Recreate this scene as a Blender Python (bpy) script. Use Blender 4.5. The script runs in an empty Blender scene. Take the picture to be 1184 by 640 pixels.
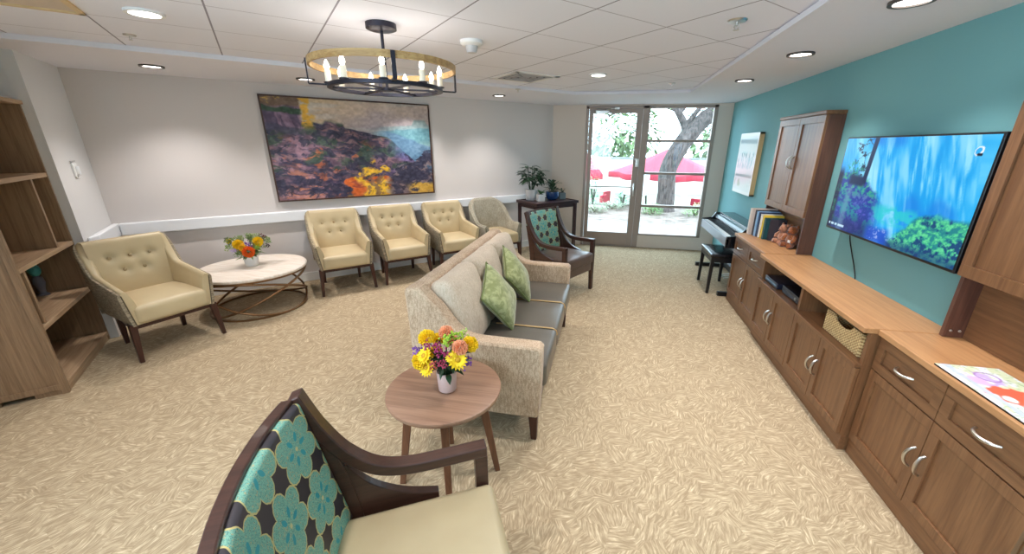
import bpy, bmesh, math, random
import numpy as np
from mathutils import Vector, Matrix, Euler
random.seed(7)
PI = math.pi
S = bpy.context.scene
COL = S.collection
R2 = 2 ** .5
H = 1.65                    # camera height
K = 5.455                   # distance from the camera axis to the painting wall
TX = 1.77                   # teal wall
DY = 6.763                  # door wall
ZS, ZC = 2.272, 2.307       # soffit / tile ceiling


def pos(s, d):
    """along the painting wall / out from it -> room x, y"""
    return ((s - (K - d)) / R2, (s + (K - d)) / R2)


# ------------------------------------------------------------------ objects
def thing(name, label, cat, loc=(0, 0, 0), rotz=0, group=None):
    o = bpy.data.objects.new(name, None)
    COL.objects.link(o)
    o.empty_display_size = .1
    o.location = loc
    o.rotation_euler = (0, 0, rotz)
    o['label'] = label
    o['category'] = cat
    if group:
        o['group'] = group
    return o


def tag(o, label, cat, group=None):
    o['label'] = label
    o['category'] = cat
    if group:
        o['group'] = group
    return o


def structure(o):
    o['kind'] = 'structure'
    return o


def dup(root, loc, rotz, label, group=None):
    r = root.copy()
    COL.objects.link(r)
    r.location = loc
    r.rotation_euler = (0, 0, rotz)
    r['label'] = label
    if group:
        r['group'] = group
    for ch in list(root.children):
        c = ch.copy()
        COL.objects.link(c)
        c.parent = r
        for g in list(ch.children):
            d = g.copy()
            COL.objects.link(d)
            d.parent = c
    return r


class MB:
    """collects shapes; build() links them as one mesh object"""

    def __init__(self):
        self.bm = bmesh.new()
        self.mi = 0

    def face(self, vs):
        try:
            f = self.bm.faces.new(vs)
            f.material_index = self.mi
            return f
        except ValueError:
            return None

    def v(self, p):
        return self.bm.verts.new(p)

    def box(self, x0, x1, y0, y1, z0, z1, M=None):
        c = [(x, y, z) for z in (z0, z1) for y in (y0, y1) for x in (x0, x1)]
        if M is not None:
            c = [M @ Vector(p) for p in c]
        v = [self.v(p) for p in c]
        for q in ((0, 2, 3, 1), (4, 5, 7, 6), (0, 1, 5, 4), (2, 6, 7, 3), (0, 4, 6, 2), (1, 3, 7, 5)):
            self.face([v[i] for i in q])
        return self

    def bar(self, p, q, w, h, w2=None, h2=None, up=(0, 0, 1)):
        p, q = Vector(p), Vector(q)
        d = (q - p).normalized()
        u = Vector(up)
        if abs(d.dot(u)) > .97:
            u = Vector((0, 1, 0))
        a = d.cross(u).normalized()
        b = a.cross(d).normalized()
        w2 = w if w2 is None else w2
        h2 = h if h2 is None else h2
        vs = []
        for c, ww, hh in ((p, w, h), (q, w2, h2)):
            for sa, sb in ((-1, -1), (1, -1), (1, 1), (-1, 1)):
                vs.append(self.v(c + a * sa * ww / 2 + b * sb * hh / 2))
        self.face(vs[0:4][::-1])
        self.face(vs[4:8])
        for i in range(4):
            j = (i + 1) % 4
            self.face([vs[i], vs[j], vs[4 + j], vs[4 + i]])
        return self

    def prism(self, poly, a, b, f):
        """poly: 2-D points; f(u, v, t) -> 3-D, extruded from t=a to t=b"""
        lo = [self.v(f(u, w, a)) for u, w in poly]
        hi = [self.v(f(u, w, b)) for u, w in poly]
        self.face(lo[::-1])
        self.face(hi)
        n = len(poly)
        for i in range(n):
            j = (i + 1) % n
            self.face([lo[i], lo[j], hi[j], hi[i]])
        return self

    def rings(self, rings, closed=False, cap=True):
        vr = [[self.v(p) for p in r] for r in rings]
        n = len(vr[0])
        m = len(vr)
        for i in range(m if closed else m - 1):
            A, B = vr[i], vr[(i + 1) % m]
            for j in range(n):
                k = (j + 1) % n
                self.face([A[j], A[k], B[k], B[j]])
        if cap and not closed:
            self.face(vr[0][::-1])
            self.face(vr[-1])
        return self

    def tube(self, pts, r, n=8, closed=False, flat=None):
        pts = [Vector(p) for p in pts]
        m = len(pts)
        rr = r if isinstance(r, (list, tuple)) else [r] * m
        rings = []
        nrm = None
        for i in range(m):
            if closed:
                d = pts[(i + 1) % m] - pts[i - 1]
            else:
                d = pts[min(i + 1, m - 1)] - pts[max(i - 1, 0)]
            d.normalize()
            if nrm is None:
                nrm = d.orthogonal().normalized()
            nrm = (nrm - d * nrm.dot(d)).normalized()
            b = d.cross(nrm)
            rings.append([pts[i] + (nrm * math.cos(2 * PI * j / n) + b * math.sin(2 * PI * j / n)) * rr[i]
                          for j in range(n)])
        return self.rings(rings, closed)

    def lathe(self, prof, n=24, c=(0, 0, 0), cap=True):
        c = Vector(c)
        return self.rings([[c + Vector((r * math.cos(2 * PI * j / n), r * math.sin(2 * PI * j / n), z))
                            for j in range(n)] for r, z in prof], cap=cap)

    def band(self, R, z0, z1, t, n=64, c=(0, 0, 0)):
        """flat hoop"""
        c = Vector(c)
        prof = [(R, z0), (R, z1), (R - t, z1), (R - t, z0)]
        rings = []
        for i in range(n):
            a = 2 * PI * i / n
            rings.append([c + Vector((r * math.cos(a), r * math.sin(a), z)) for r, z in prof])
        return self.rings(rings, closed=True)

    def ball(self, c, r, nu=12, nv=8, M=None):
        r = (r, r, r) if not isinstance(r, (tuple, list)) else r
        rings = []
        for i in range(1, nv):
            t = PI * i / nv
            ring = []
            for j in range(nu):
                p = Vector((r[0] * math.sin(t) * math.cos(2 * PI * j / nu),
                            r[1] * math.sin(t) * math.sin(2 * PI * j / nu), -r[2] * math.cos(t)))
                if M is not None:
                    p = M @ p
                ring.append(p + Vector(c))
            rings.append(ring)
        return self.rings(rings)

    def rbox(self, c, size, r, puff=(0, 0, 0), M=None, n=6, warp=None):
        """soft box: rounded edges, optional swelling of each face pair"""
        h = [s / 2 for s in size]
        r = min(r, min(h) * .98)

        def ticks(hh):
            a = [-hh, -hh + r * .12, -hh + r * .4, -hh + r * .72, -hh + r]
            mid = [(-hh + r) + (2 * (hh - r)) * i / n for i in range(1, n)]
            return a + mid + [-x for x in a[::-1]]
        T = [ticks(x) for x in h]
        cache = {}

        def vert(p):
            key = tuple(round(x, 6) for x in p)
            if key in cache:
                return cache[key]
            inner = [max(-(h[i] - r), min(h[i] - r, p[i])) for i in range(3)]
            d = Vector([p[i] - inner[i] for i in range(3)])
            if d.length > 1e-9:
                d.normalize()
            q = Vector(inner) + d * r
            u = [q[i] / h[i] for i in range(3)]
            for i in range(3):
                if puff[i]:
                    a, b = [k for k in range(3) if k != i]
                    q[i] += puff[i] * u[i] * (1 - u[a] ** 2) * (1 - u[b] ** 2)
            if warp:
                q = Vector(warp(q, u))
            if M is not None:
                q = M @ q
            q = q + Vector(c)
            cache[key] = self.v(q)
            return cache[key]
        for ax in range(3):
            a, b = [k for k in range(3) if k != ax]
            for sgn in (-1, 1):
                for i in range(len(T[a]) - 1):
                    for j in range(len(T[b]) - 1):
                        q = []
                        for (ii, jj) in ((i, j), (i + 1, j), (i + 1, j + 1), (i, j + 1)):
                            p = [0, 0, 0]
                            p[ax] = sgn * h[ax]
                            p[a] = T[a][ii]
                            p[b] = T[b][jj]
                            q.append(vert(p))
                        if len(set(q)) == 4:
                            self.face(q)
        return self

    def sheet(self, f, nu, nv):
        g = [[self.v(f(i / nu, j / nv)) for j in range(nv + 1)] for i in range(nu + 1)]
        for i in range(nu):
            for j in range(nv):
                self.face([g[i][j], g[i + 1][j], g[i + 1][j + 1], g[i][j + 1]])
        return self

    def build(self, name, mat, parent=None, smooth=True, bevel=0, label=None, angle=38, loc=None):
        bmesh.ops.recalc_face_normals(self.bm, faces=self.bm.faces)
        me = bpy.data.meshes.new(name)
        self.bm.to_mesh(me)
        self.bm.free()
        for m in (mat if isinstance(mat, (list, tuple)) else [mat]):
            me.materials.append(m)
        if smooth:
            me.polygons.foreach_set('use_smooth', [True] * len(me.polygons))
            me.set_sharp_from_angle(angle=math.radians(angle))
        o = bpy.data.objects.new(name, me)
        COL.objects.link(o)
        if parent is not None:
            o.parent = parent
        if loc is not None:
            o.location = loc
        if bevel:
            b = o.modifiers.new('bevel', 'BEVEL')
            b.width = bevel
            b.segments = 2
            b.limit_method = 'ANGLE'
            b.angle_limit = math.radians(50)
        if label:
            o['label'] = label
        return o


def smooth01(x):
    x = max(0., min(1., x))
    return x * x * (3 - 2 * x)


# ------------------------------------------------------------------ materials
class X:
    """tiny expression layer over math nodes"""

    def __init__(self, nt, s):
        self.nt, self.s = nt, s

    def op(self, o, *a):
        n = self.nt.nodes.new('ShaderNodeMath')
        n.operation = o
        for i, v in enumerate([self] + list(a)):
            if isinstance(v, X):
                self.nt.links.new(v.s, n.inputs[i])
            else:
                n.inputs[i].default_value = v
        return X(self.nt, n.outputs[0])

    def __add__(s, o): return s.op('ADD', o)
    __radd__ = __add__
    def __sub__(s, o): return s.op('SUBTRACT', o)
    def __rsub__(s, o): return s.op('MULTIPLY', -1.).op('ADD', o)
    def __mul__(s, o): return s.op('MULTIPLY', o)
    __rmul__ = __mul__
    def __truediv__(s, o): return s.op('DIVIDE', o)
    def lt(s, o): return s.op('LESS_THAN', o)
    def gt(s, o): return s.op('GREATER_THAN', o)
    def sin(s): return s.op('SINE')
    def cos(s): return s.op('COSINE')
    def abs(s): return s.op('ABSOLUTE')
    def sqrt(s): return s.op('SQRT')
    def round(s): return s.op('ROUND')
    def min(s, o): return s.op('MINIMUM', o)
    def max(s, o): return s.op('MAXIMUM', o)

    def step(s, a, b):
        n = s.nt.nodes.new('ShaderNodeMapRange')
        n.interpolation_type = 'SMOOTHSTEP'
        s.nt.links.new(s.s, n.inputs[0])
        n.inputs[1].default_value = a
        n.inputs[2].default_value = b
        return X(s.nt, n.outputs[0])


def lin(c):
    return tuple((x / 255 / 12.92 if x / 255 <= .04045 else ((x / 255 + .055) / 1.055) ** 2.4) for x in c)


class Mat:
    def __init__(self, name, color=(200, 200, 200), rough=.6, metal=0, spec=.5, emit=None, estr=1, sheen=0, coat=0):
        self.m = bpy.data.materials.new(name)
        self.m.use_nodes = True
        self.nt = self.m.node_tree
        self.b = self.nt.nodes['Principled BSDF']
        b = self.b
        b.inputs['Base Color'].default_value = (*lin(color), 1)
        b.inputs['Roughness'].default_value = rough
        b.inputs['Metallic'].default_value = metal
        b.inputs['Specular IOR Level'].default_value = spec
        if sheen:
            b.inputs['Sheen Weight'].default_value = sheen
        if coat:
            b.inputs['Coat Weight'].default_value = coat
        if emit:
            b.inputs['Emission Color'].default_value = (*lin(emit), 1)
            b.inputs['Emission Strength'].default_value = estr

    def coords(self, kind='Object'):
        n = self.nt.nodes.new('ShaderNodeTexCoord')
        return n.outputs[kind]

    def scaled(self, sc, kind='Object', rot=(0, 0, 0)):
        n = self.nt.nodes.new('ShaderNodeMapping')
        n.inputs['Scale'].default_value = sc
        n.inputs['Rotation'].default_value = rot
        self.nt.links.new(self.coords(kind), n.inputs[0])
        return n.outputs[0]

    def xyz(self, sock=None):
        n = self.nt.nodes.new('ShaderNodeSeparateXYZ')
        self.nt.links.new(sock or self.coords(), n.inputs[0])
        return [X(self.nt, o) for o in n.outputs]

    def noise(self, vec, scale=5, detail=3, rough=.5, dist=0, color=False):
        n = self.nt.nodes.new('ShaderNodeTexNoise')
        n.inputs['Scale'].default_value = scale
        n.inputs['Detail'].default_value = detail
        n.inputs['Roughness'].default_value = rough
        n.inputs['Distortion'].default_value = dist
        if vec is not None:
            self.nt.links.new(vec, n.inputs['Vector'])
        return n.outputs['Color'] if color else X(self.nt, n.outputs[0])

    def mix(self, fac, a, b):
        n = self.nt.nodes.new('ShaderNodeMix')
        n.data_type = 'RGBA'
        if isinstance(fac, X):
            self.nt.links.new(fac.s, n.inputs[0])
        else:
            n.inputs[0].default_value = fac
        for i, c in ((6, a), (7, b)):
            if isinstance(c, tuple):
                n.inputs[i].default_value = (*lin(c), 1)
            else:
                self.nt.links.new(c, n.inputs[i])
        return n.outputs[2]

    def base(self, c):
        self.nt.links.new(c, self.b.inputs['Base Color'])
        return self

    def bump(self, h, strength=.3, dist=.01):
        n = self.nt.nodes.new('ShaderNodeBump')
        n.inputs['Strength'].default_value = strength
        n.inputs['Distance'].default_value = dist
        self.nt.links.new(h.s, n.inputs['Height'])
        self.nt.links.new(n.outputs[0], self.b.inputs['Normal'])
        return self


def plain(name, color, rough=.6, **k):
    return Mat(name, color, rough, **k).m


def wood(name, c1, c2, axis='y', rough=.38, sc=1., coat=0, spec=.5):
    m = Mat(name, c1, rough, coat=coat, spec=spec)
    s = {'x': (1.2, 26, 26), 'y': (26, 1.2, 26), 'z': (26, 26, 1.2)}[axis]
    v = m.scaled(tuple(a * sc for a in s))
    n1 = m.noise(v, 1.6, 5, .6, .6)
    v2 = m.scaled(tuple(a * sc * 4 for a in s))
    n2 = m.noise(v2, 2, 2, .5)
    f = (n1 * .75 + n2 * .25).step(.3, .72)
    m.base(m.mix(f, c1, c2))
    m.bump(n1, .06, .002)
    return m.m


def fabric(name, c1, c2, sc=260, rough=.9, bump=.35, big=.25):
    m = Mat(name, c1, rough, spec=.2, sheen=.15)
    v = m.coords()
    n1 = m.noise(v, sc, 2, .6)
    n2 = m.noise(m.scaled((1, 1, .25)), sc * .55, 2, .6)
    n3 = m.noise(v, 9, 2, .5)
    f = (n1 * .5 + n2 * .5 + (n3 - .5) * big).step(.36, .64)
    m.base(m.mix(f, c1, c2))
    m.bump(n1 + n2, bump, .002)
    return m.m


def leather(name, c, c2, rough=.42, sc=40):
    m = Mat(name, c, rough, spec=.45)
    v = m.coords()
    n = m.noise(v, 3.5, 3, .5)
    m.base(m.mix(n.step(.3, .75), c, c2))
    k = m.noise(v, sc * 6, 2, .5)
    m.bump(k + m.noise(v, 14, 2, .5) * 1.5, .12, .003)
    return m.m


def strip(name, c1, c2, sc=170, rough=.85):
    """woven horizontal stria"""
    m = Mat(name, c1, rough, spec=.2)
    n = m.noise(m.scaled((.12, .12, 1)), sc, 2, .6)
    m.base(m.mix(n.step(.35, .65), c1, c2))
    m.bump(n, .3, .002)
    return m.m


M = {}


def mats():
    M['white'] = plain('white_paint', (236, 235, 233), .5)
    M['rail'] = plain('rail_white', (238, 238, 240), .4)
    M['base'] = plain('baseboard_white', (228, 224, 218), .5)
    m = Mat('wall_cream', (216, 208, 204), .75, spec=.25)
    n = m.noise(m.coords(), 60, 2, .5)
    m.bump(n, .04, .003)
    M['cream'] = m.m
    m = Mat('wall_pier_white', (224, 221, 219), .75, spec=.25)
    M['pier'] = m.m
    m = Mat('wall_teal', (118, 170, 173), .7, spec=.25)
    n = m.noise(m.coords(), 60, 2, .5)
    m.bump(n, .04, .003)
    M['teal'] = m.m
    M['soffit'] = plain('soffit_white', (230, 229, 236), .8, spec=.2)
    # ceiling tiles, grid turned with the painting wall
    m = Mat('ceiling_tile', (225, 221, 226), .85, spec=.2)
    x, y, z = m.xyz()
    s = (x + y) * (1 / R2)
    d = (x - y) * (1 / R2) + K
    P = 0.5492

    def line(c, off, w):
        t = (c - off) * (1 / P)
        return ((t - t.round()).abs()).lt(w)
    g1 = line(s, -0.6416, .0085)
    g2 = line(d, 3.1850, .0060)
    n = m.noise(m.coords(), 240, 2, .6)
    speck = n.step(.6, .75) * .35
    tile = m.mix(speck, (236, 236, 245), (222, 221, 230))
    c = m.mix(g2, tile, (176, 172, 182))
    c = m.mix(g1, c, (150, 146, 156))
    m.base(c)
    m.bump(n, .08, .003)
    M['tile'] = m.m
    # carpet: fans of short leaf strokes
    m = Mat('carpet_leaf', (190, 170, 135), .95, spec=.1)
    vec = m.coords()
    nz = m.nt.nodes.new('ShaderNodeTexNoise')
    nz.inputs['Scale'].default_value = 7
    nz.inputs['Detail'].default_value = 2
    m.nt.links.new(vec, nz.inputs['Vector'])
    mad = m.nt.nodes.new('ShaderNodeVectorMath')
    mad.operation = 'MULTIPLY_ADD'
    mad.inputs[1].default_value = (.05, .05, 0)
    m.nt.links.new(nz.outputs['Color'], mad.inputs[0])
    m.nt.links.new(vec, mad.inputs[2])
    vo = m.nt.nodes.new('ShaderNodeTexVoronoi')
    vo.inputs['Scale'].default_value = 11.5
    m.nt.links.new(mad.outputs[0], vo.inputs['Vector'])
    sep = m.nt.nodes.new('ShaderNodeSeparateColor')
    m.nt.links.new(vo.outputs['Color'], sep.inputs[0])
    rnd = X(m.nt, sep.outputs[0])
    rn2 = X(m.nt, sep.outputs[1])
    px, py, pz = m.xyz(mad.outputs[0])
    a = rnd * 2.2 - .1
    ca, sa = a.cos(), a.sin()
    cmb = m.nt.nodes.new('ShaderNodeCombineXYZ')
    m.nt.links.new((px * ca + py * sa + rn2 * 3.).op('MULTIPLY', 18.).s, cmb.inputs[0])
    m.nt.links.new((py * ca - px * sa).op('MULTIPLY', 135.).s, cmb.inputs[1])
    m.nt.links.new((rn2 * 7.).s, cmb.inputs[2])
    st = m.noise(cmb.outputs[0], 1.0, 2.5, .55, .08)
    fine = m.noise(vec, 420, 2, .6)
    f = st + (fine - .5) * .22
    f2 = f.step(.36, .66)
    c = m.mix(f2, (156, 136, 109), (190, 170, 140))
    c = m.mix(f.step(.60, .74), c, (214, 197, 166))
    m.base(c)
    m.bump(f + fine, .35, .004)
    M['carpet'] = m.m
    # woods
    cw1, cw2 = (134, 95, 64), (104, 69, 45)
    M['cab_y'] = wood('cabinet_wood_long', cw1, cw2, 'y')
    M['cab_z'] = wood('cabinet_wood_upright', cw1, cw2, 'z', rough=.34)
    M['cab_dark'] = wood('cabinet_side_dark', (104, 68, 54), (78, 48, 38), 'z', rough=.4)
    M['worktop'] = wood('worktop_laminate', (190, 142, 98), (164, 117, 77), 'y', rough=.35)
    M['mahog'] = wood('mahogany_leg', (70, 36, 27), (48, 23, 17), 'z', rough=.35)
    M['espresso'] = wood('espresso_frame', (74, 46, 37), (52, 31, 25), 'y', rough=.3, coat=.1)
    M['espresso_dk'] = wood('dark_table_wood', (66, 40, 42), (46, 27, 29), 'x', rough=.35)
    M['oak'] = wood('bookcase_oak', (158, 128, 98), (122, 95, 69), 'z', rough=.55)
    M['oak_x'] = wood('bookcase_oak_shelf', (184, 154, 122), (150, 120, 90), 'x', rough=.55)
    M['oak_in'] = wood('bookcase_oak_back', (164, 128, 94), (132, 98, 68), 'x', rough=.6)
    M['walnut'] = wood('side_table_walnut', (158, 122, 98), (128, 94, 74), 'x', rough=.4, sc=.8)
    M['walnut_leg'] = wood('side_table_leg_wood', (120, 78, 54), (92, 57, 39), 'z', rough=.4)
    M['pine'] = wood('chandelier_wood', (206, 172, 118), (160, 120, 70), 'x', rough=.5)
    M['framewood'] = wood('light_oak_frame', (226, 190, 140), (204, 164, 112), 'z', rough=.5)
    # upholstery
    M['leather'] = leather('cream_leather', (200, 181, 144), (190, 170, 134))
    M['seat_tan'] = leather('tan_vinyl_seat', (180, 164, 131), (172, 154, 121), .38)
    M['seat_gray'] = leather('taupe_vinyl_seat', (98, 92, 83), (88, 82, 74), .3)
    M['seat_brown'] = leather('brown_vinyl_seat', (104, 86, 78), (92, 75, 68), .32)
    M['button'] = plain('leather_button', (170, 148, 112), .4)
    M['stria'] = strip('gray_stria_fabric', (168, 154, 130), (122, 110, 92))
    M['tweed'] = fabric('beige_tweed', (204, 180, 154), (160, 134, 108), 230)
    M['tweed_soft'] = fabric('beige_cushion', (208, 192, 172), (184, 166, 145), 230)
    M['graytweed'] = fabric('gray_chair_fabric', (178, 170, 152), (142, 134, 116), 200)
    m = Mat('green_velvet', (148, 158, 98), .8, spec=.2, sheen=.4)
    n = m.noise(m.coords(), 22, 4, .6, .8)
    m.base(m.mix(n.step(.35, .7), (128, 134, 84), (172, 175, 126)))
    m.bump(n, .2, .006)
    M['green'] = m.m
    M['piping'] = plain('dark_piping', (92, 80, 62), .7)
    M['cordtan'] = plain('tan_piping', (196, 160, 108), .7)
    # metals etc
    M['bronze'] = plain('bronze_metal', (132, 98, 66), .4, metal=.8)
    M['darkmetal'] = plain('dark_chandelier_metal', (58, 56, 66), .42, metal=.7)
    M['nickel'] = plain('brushed_nickel', (206, 202, 196), .28, metal=1)
    M['alu'] = plain('door_frame_taupe', (166, 150, 140), .5, metal=.15)
    M['black'] = plain('black_plastic', (18, 18, 22), .35)
    M['blackgloss'] = plain('piano_black', (20, 21, 26), .22, coat=.4)
    M['slot'] = plain('dark_gap', (30, 22, 18), .8)
    M['plaster'] = plain('plaster_trim', (222, 209, 198), .8)
    M['marble'] = Mat('whitewashed_top', (226, 212, 198), .4).m
    mm = Mat('whitewashed_top_grain', (230, 218, 206), .42)
    n = mm.noise(mm.scaled((3, 30, 3)), 2, 4, .6)
    mm.base(mm.mix(n.step(.3, .7), (236, 226, 214), (220, 203, 186)))
    M['marble'] = mm.m
    M['pink_pot'] = plain('blush_ceramic', (226, 196, 190), .35)
    M['white_pot'] = plain('white_ceramic', (238, 236, 234), .4)
    M['blue_pot'] = plain('blue_glazed_ceramic', (30, 66, 118), .15, coat=.5)
    M['gray_pot'] = plain('gray_green_glass', (128, 142, 146), .2)
    M['soil'] = plain('soil', (70, 52, 38), .95)
    M['leaf'] = plain('dark_leaf', (40, 68, 42), .45)
    M['leaf2'] = plain('bright_leaf', (58, 122, 52), .5)
    M['leaf3'] = plain('sage_leaf', (136, 156, 100), .6)
    M['bulb'] = plain('lit_bulb', (255, 250, 240), .4, emit=(255, 244, 226), estr=22)
    M['candle'] = plain('candle_sleeve', (240, 232, 214), .5, emit=(255, 236, 205), estr=.12)  # faint glow put into the sleeve, which is no lamp
    M['lamp'] = plain('lit_downlight', (255, 255, 255), .4, emit=(255, 250, 242), estr=9)
    # glass
    m = bpy.data.materials.new('clear_glass')
    m.use_nodes = True
    nt = m.node_tree
    nt.nodes.clear()
    out = nt.nodes.new('ShaderNodeOutputMaterial')
    mx = nt.nodes.new('ShaderNodeMixShader')
    tr = nt.nodes.new('ShaderNodeBsdfTransparent')
    gl = nt.nodes.new('ShaderNodeBsdfGlossy')
    gl.inputs['Roughness'].default_value = .02
    mx.inputs[0].default_value = .05
    nt.links.new(tr.outputs[0], mx.inputs[1])
    nt.links.new(gl.outputs[0], mx.inputs[2])
    nt.links.new(mx.outputs[0], out.inputs[0])
    M['glass'] = m
    # floral medallion upholstery
    m = Mat('floral_upholstery', (60, 58, 66), .5, spec=.4)
    x, y, z = m.xyz()
    a = .192

    def dist(ox, oz):
        u = (x - ox) / (a * 1.7320508)
        w = (z - oz) / a
        return (u - u.round()) * (a * 1.7320508), (w - w.round()) * a
    ax, az = dist(.0, .745)
    bx, bz = dist(a * .8660254, .745 + a / 2)
    da = ax * ax + az * az
    db = bx * bx + bz * bz
    pick = da.lt(db)
    ux = bx + (ax - bx) * pick
    uz = bz + (az - bz) * pick
    r = (ux * ux + uz * uz).sqrt()
    th = uz.op('ARCTAN2', ux)
    lob = (th * 3).sin().abs()
    rad = (lob.op('POWER', .7) * .31 + .70) * (a * .494) + (th * 18).cos().abs() * .0016
    inside = r.lt(rad)
    edge = inside * r.gt(rad - .0045)
    # six bright petals in the middle
    pr = .033
    k6 = (th / (PI / 3)).round() * (PI / 3)
    cx = k6.cos() * pr
    cz = k6.sin() * pr
    ex = ux - cx
    ez = uz - cz
    along = ex * k6.cos() + ez * k6.sin()
    across = ex * k6.sin() * -1. + ez * k6.cos()
    pet = ((along / .0135) * (along / .0135) + (across / .0072) * (across / .0072)).lt(1.)
    dotn = m.noise(m.coords(), 330, 2, .5)
    dot2 = m.noise(m.coords(), 190, 2, .5)
    tex = m.mix(dotn.gt(.56), (132, 186, 166), (92, 150, 142))
    tex = m.mix(dot2.gt(.62), tex, (180, 176, 138))
    tex = m.mix(dotn.lt(.36), tex, (70, 112, 112))
    dark = m.mix(m.noise(m.coords(), 6, 2, .5).step(.3, .7), (52, 48, 54), (66, 61, 66))
    c = m.mix(inside, dark, tex)
    c = m.mix(edge, c, (206, 190, 128))
    c = m.mix(pet, c, (52, 156, 166))
    c = m.mix(r.lt(.006), c, (206, 196, 140))
    m.base(c)
    m.bump(inside * .5 + dotn * .2, .12, .002)
    M['floral'] = m.m
    # wicker
    m = Mat('wicker', (204, 172, 118), .8)
    x, y, z = m.xyz()
    w = ((x + y) * 300).sin() * ((z * 330).sin()) * .5 + .5
    n = m.noise(m.coords(), 60, 2, .5)
    m.base(m.mix((w * .6 + n * .5).step(.3, .75), (150, 112, 66), (222, 194, 142)))
    m.bump(w, .6, .004)
    M['wicker'] = m.m


mats()


# painted panels: one flat grid, colours per vertex
def vnoise(u, v, su, sv, seed, oct=4, pers=.5):
    rs = np.random.RandomState(seed)
    out = np.zeros_like(u)
    amp, tot = 1., 0.
    for o in range(oct):
        nu, nv = max(2, int(su * 2 ** o) + 2), max(2, int(sv * 2 ** o) + 2)
        g = rs.rand(nu + 1, nv + 1)
        fu, fv = np.clip(u, 0, .9999) * (nu - 1), np.clip(v, 0, .9999) * (nv - 1)
        i, j = fu.astype(int), fv.astype(int)
        a, b = fu - i, fv - j
        a = a * a * (3 - 2 * a)
        b = b * b * (3 - 2 * b)
        out += amp * ((g[i, j] * (1 - a) + g[i + 1, j] * a) * (1 - b) + (g[i, j + 1] * (1 - a) + g[i + 1, j + 1] * a) * b)
        tot += amp
        amp *= pers
    return out / tot


def sst(x, a, b):
    t = np.clip((x - a) / (b - a), 0, 1)
    return t * t * (3 - 2 * t)


def painted(name, w, h, nx, ny, func, parent, f, emit=0, rough=.5):
    """f(a, b) maps a in 0..w, b in 0..h to local 3-D"""
    u, v = np.meshgrid(np.linspace(0, 1, nx), np.linspace(0, 1, ny), indexing='ij')
    col = np.clip(func(u, v), 0, 255) / 255
    colr = np.where(col <= .04045, col / 12.92, ((col + .055) / 1.055) ** 2.4)
    P0, PU, PV = Vector(f(0, 0)), Vector(f(w, 0)), Vector(f(0, h))
    co = (np.array(P0)[None, None] + u[..., None] * np.array(PU - P0) + v[..., None] * np.array(PV - P0)).reshape(-1, 3)
    idx = np.arange(nx * ny).reshape(nx, ny)
    fc = np.stack([idx[:-1, :-1], idx[1:, :-1], idx[1:, 1:], idx[:-1, 1:]], -1).reshape(-1, 4)
    me = bpy.data.meshes.new(name)
    me.from_pydata(co.tolist(), [], fc.tolist())
    at = me.color_attributes.new('paint', 'FLOAT_COLOR', 'POINT')
    rgba = np.ones((nx * ny, 4), np.float32)
    rgba[:, :3] = colr.reshape(-1, 3)
    at.data.foreach_set('color', rgba.ravel())
    m = Mat(name + '_paint', (255, 255, 255), rough)
    a = m.nt.nodes.new('ShaderNodeAttribute')
    a.attribute_name = 'paint'
    if emit:
        m.b.inputs['Base Color'].default_value = (.01, .01, .012, 1)
        m.nt.links.new(a.outputs['Color'], m.b.inputs['Emission Color'])
        m.b.inputs['Emission Strength'].default_value = emit
    else:
        m.base(a.outputs['Color'])
    if emit:
        m.b.inputs['Specular IOR Level'].default_value = .12
    me.materials.append(m.m)
    o = bpy.data.objects.new(name, me)
    COL.objects.link(o)
    o.parent = parent
    return o


def lerp(A, B, t):
    return A * (1 - t[..., None]) + np.array(B, float) * t[..., None]


# ------------------------------------------------------------------ camera
cam = bpy.data.cameras.new('camera')
camo = bpy.data.objects.new('camera', cam)
COL.objects.link(camo)
pitch, roll, yaw = math.radians(18.925), math.radians(.403), math.radians(10.997)
fw = Vector((-math.sin(yaw) * math.cos(pitch), math.cos(yaw) * math.cos(pitch), -math.sin(pitch)))
rt = Vector((math.cos(yaw), math.sin(yaw), 0))
up = rt.cross(fw)
r2_ = rt * math.cos(roll) + up * math.sin(roll)
u2_ = up * math.cos(roll) - rt * math.sin(roll)
camo.matrix_world = Matrix(((r2_.x, u2_.x, -fw.x, 0), (r2_.y, u2_.y, -fw.y, 0), (r2_.z, u2_.z, -fw.z, H), (0, 0, 0, 1)))
cam.sensor_width = 36
cam.lens = 447.28 / 1184 * 36
cam.shift_x = (592 - 613.08) / 1184
cam.shift_y = (321.75 - 320) / 1184
cam.clip_start = .02
S.camera = camo

# ------------------------------------------------------------------ room shell
CORN = pos(4.125, 0)                # painting wall meets door wall
Lc = pos(-1.32, 0)                  # painting wall meets pier
P8 = pos(-1.32, .80)
Pn = pos(-1.75, .80)
Pf = pos(-1.75, 8.4)
floor_poly = [(TX, DY), (CORN[0], DY), Lc, P8, Pn, Pf, (TX, -3.4)]
mb = MB()
mb.prism([(TX + .14, DY + .14), (CORN[0] - .05, DY + .14), pos(-1.5, -.14), pos(-1.9, .7), pos(-1.9, 8.5), (TX + .14, -3.5)],
         -.08, 0, lambda u, w, t: (u, w, t))
structure(mb.build('floor', M['carpet'], smooth=False))
mb = MB()
mb.prism([(TX + .14, DY + .14), (CORN[0] - .05, DY + .14), pos(-1.5, -.14), pos(-1.9, .7), pos(-1.9, 8.5), (TX + .14, -3.5)],
         ZC, ZC + .1, lambda u, w, t: (u, w, t))
structure(mb.build('ceiling', M['tile'], smooth=False))
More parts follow.
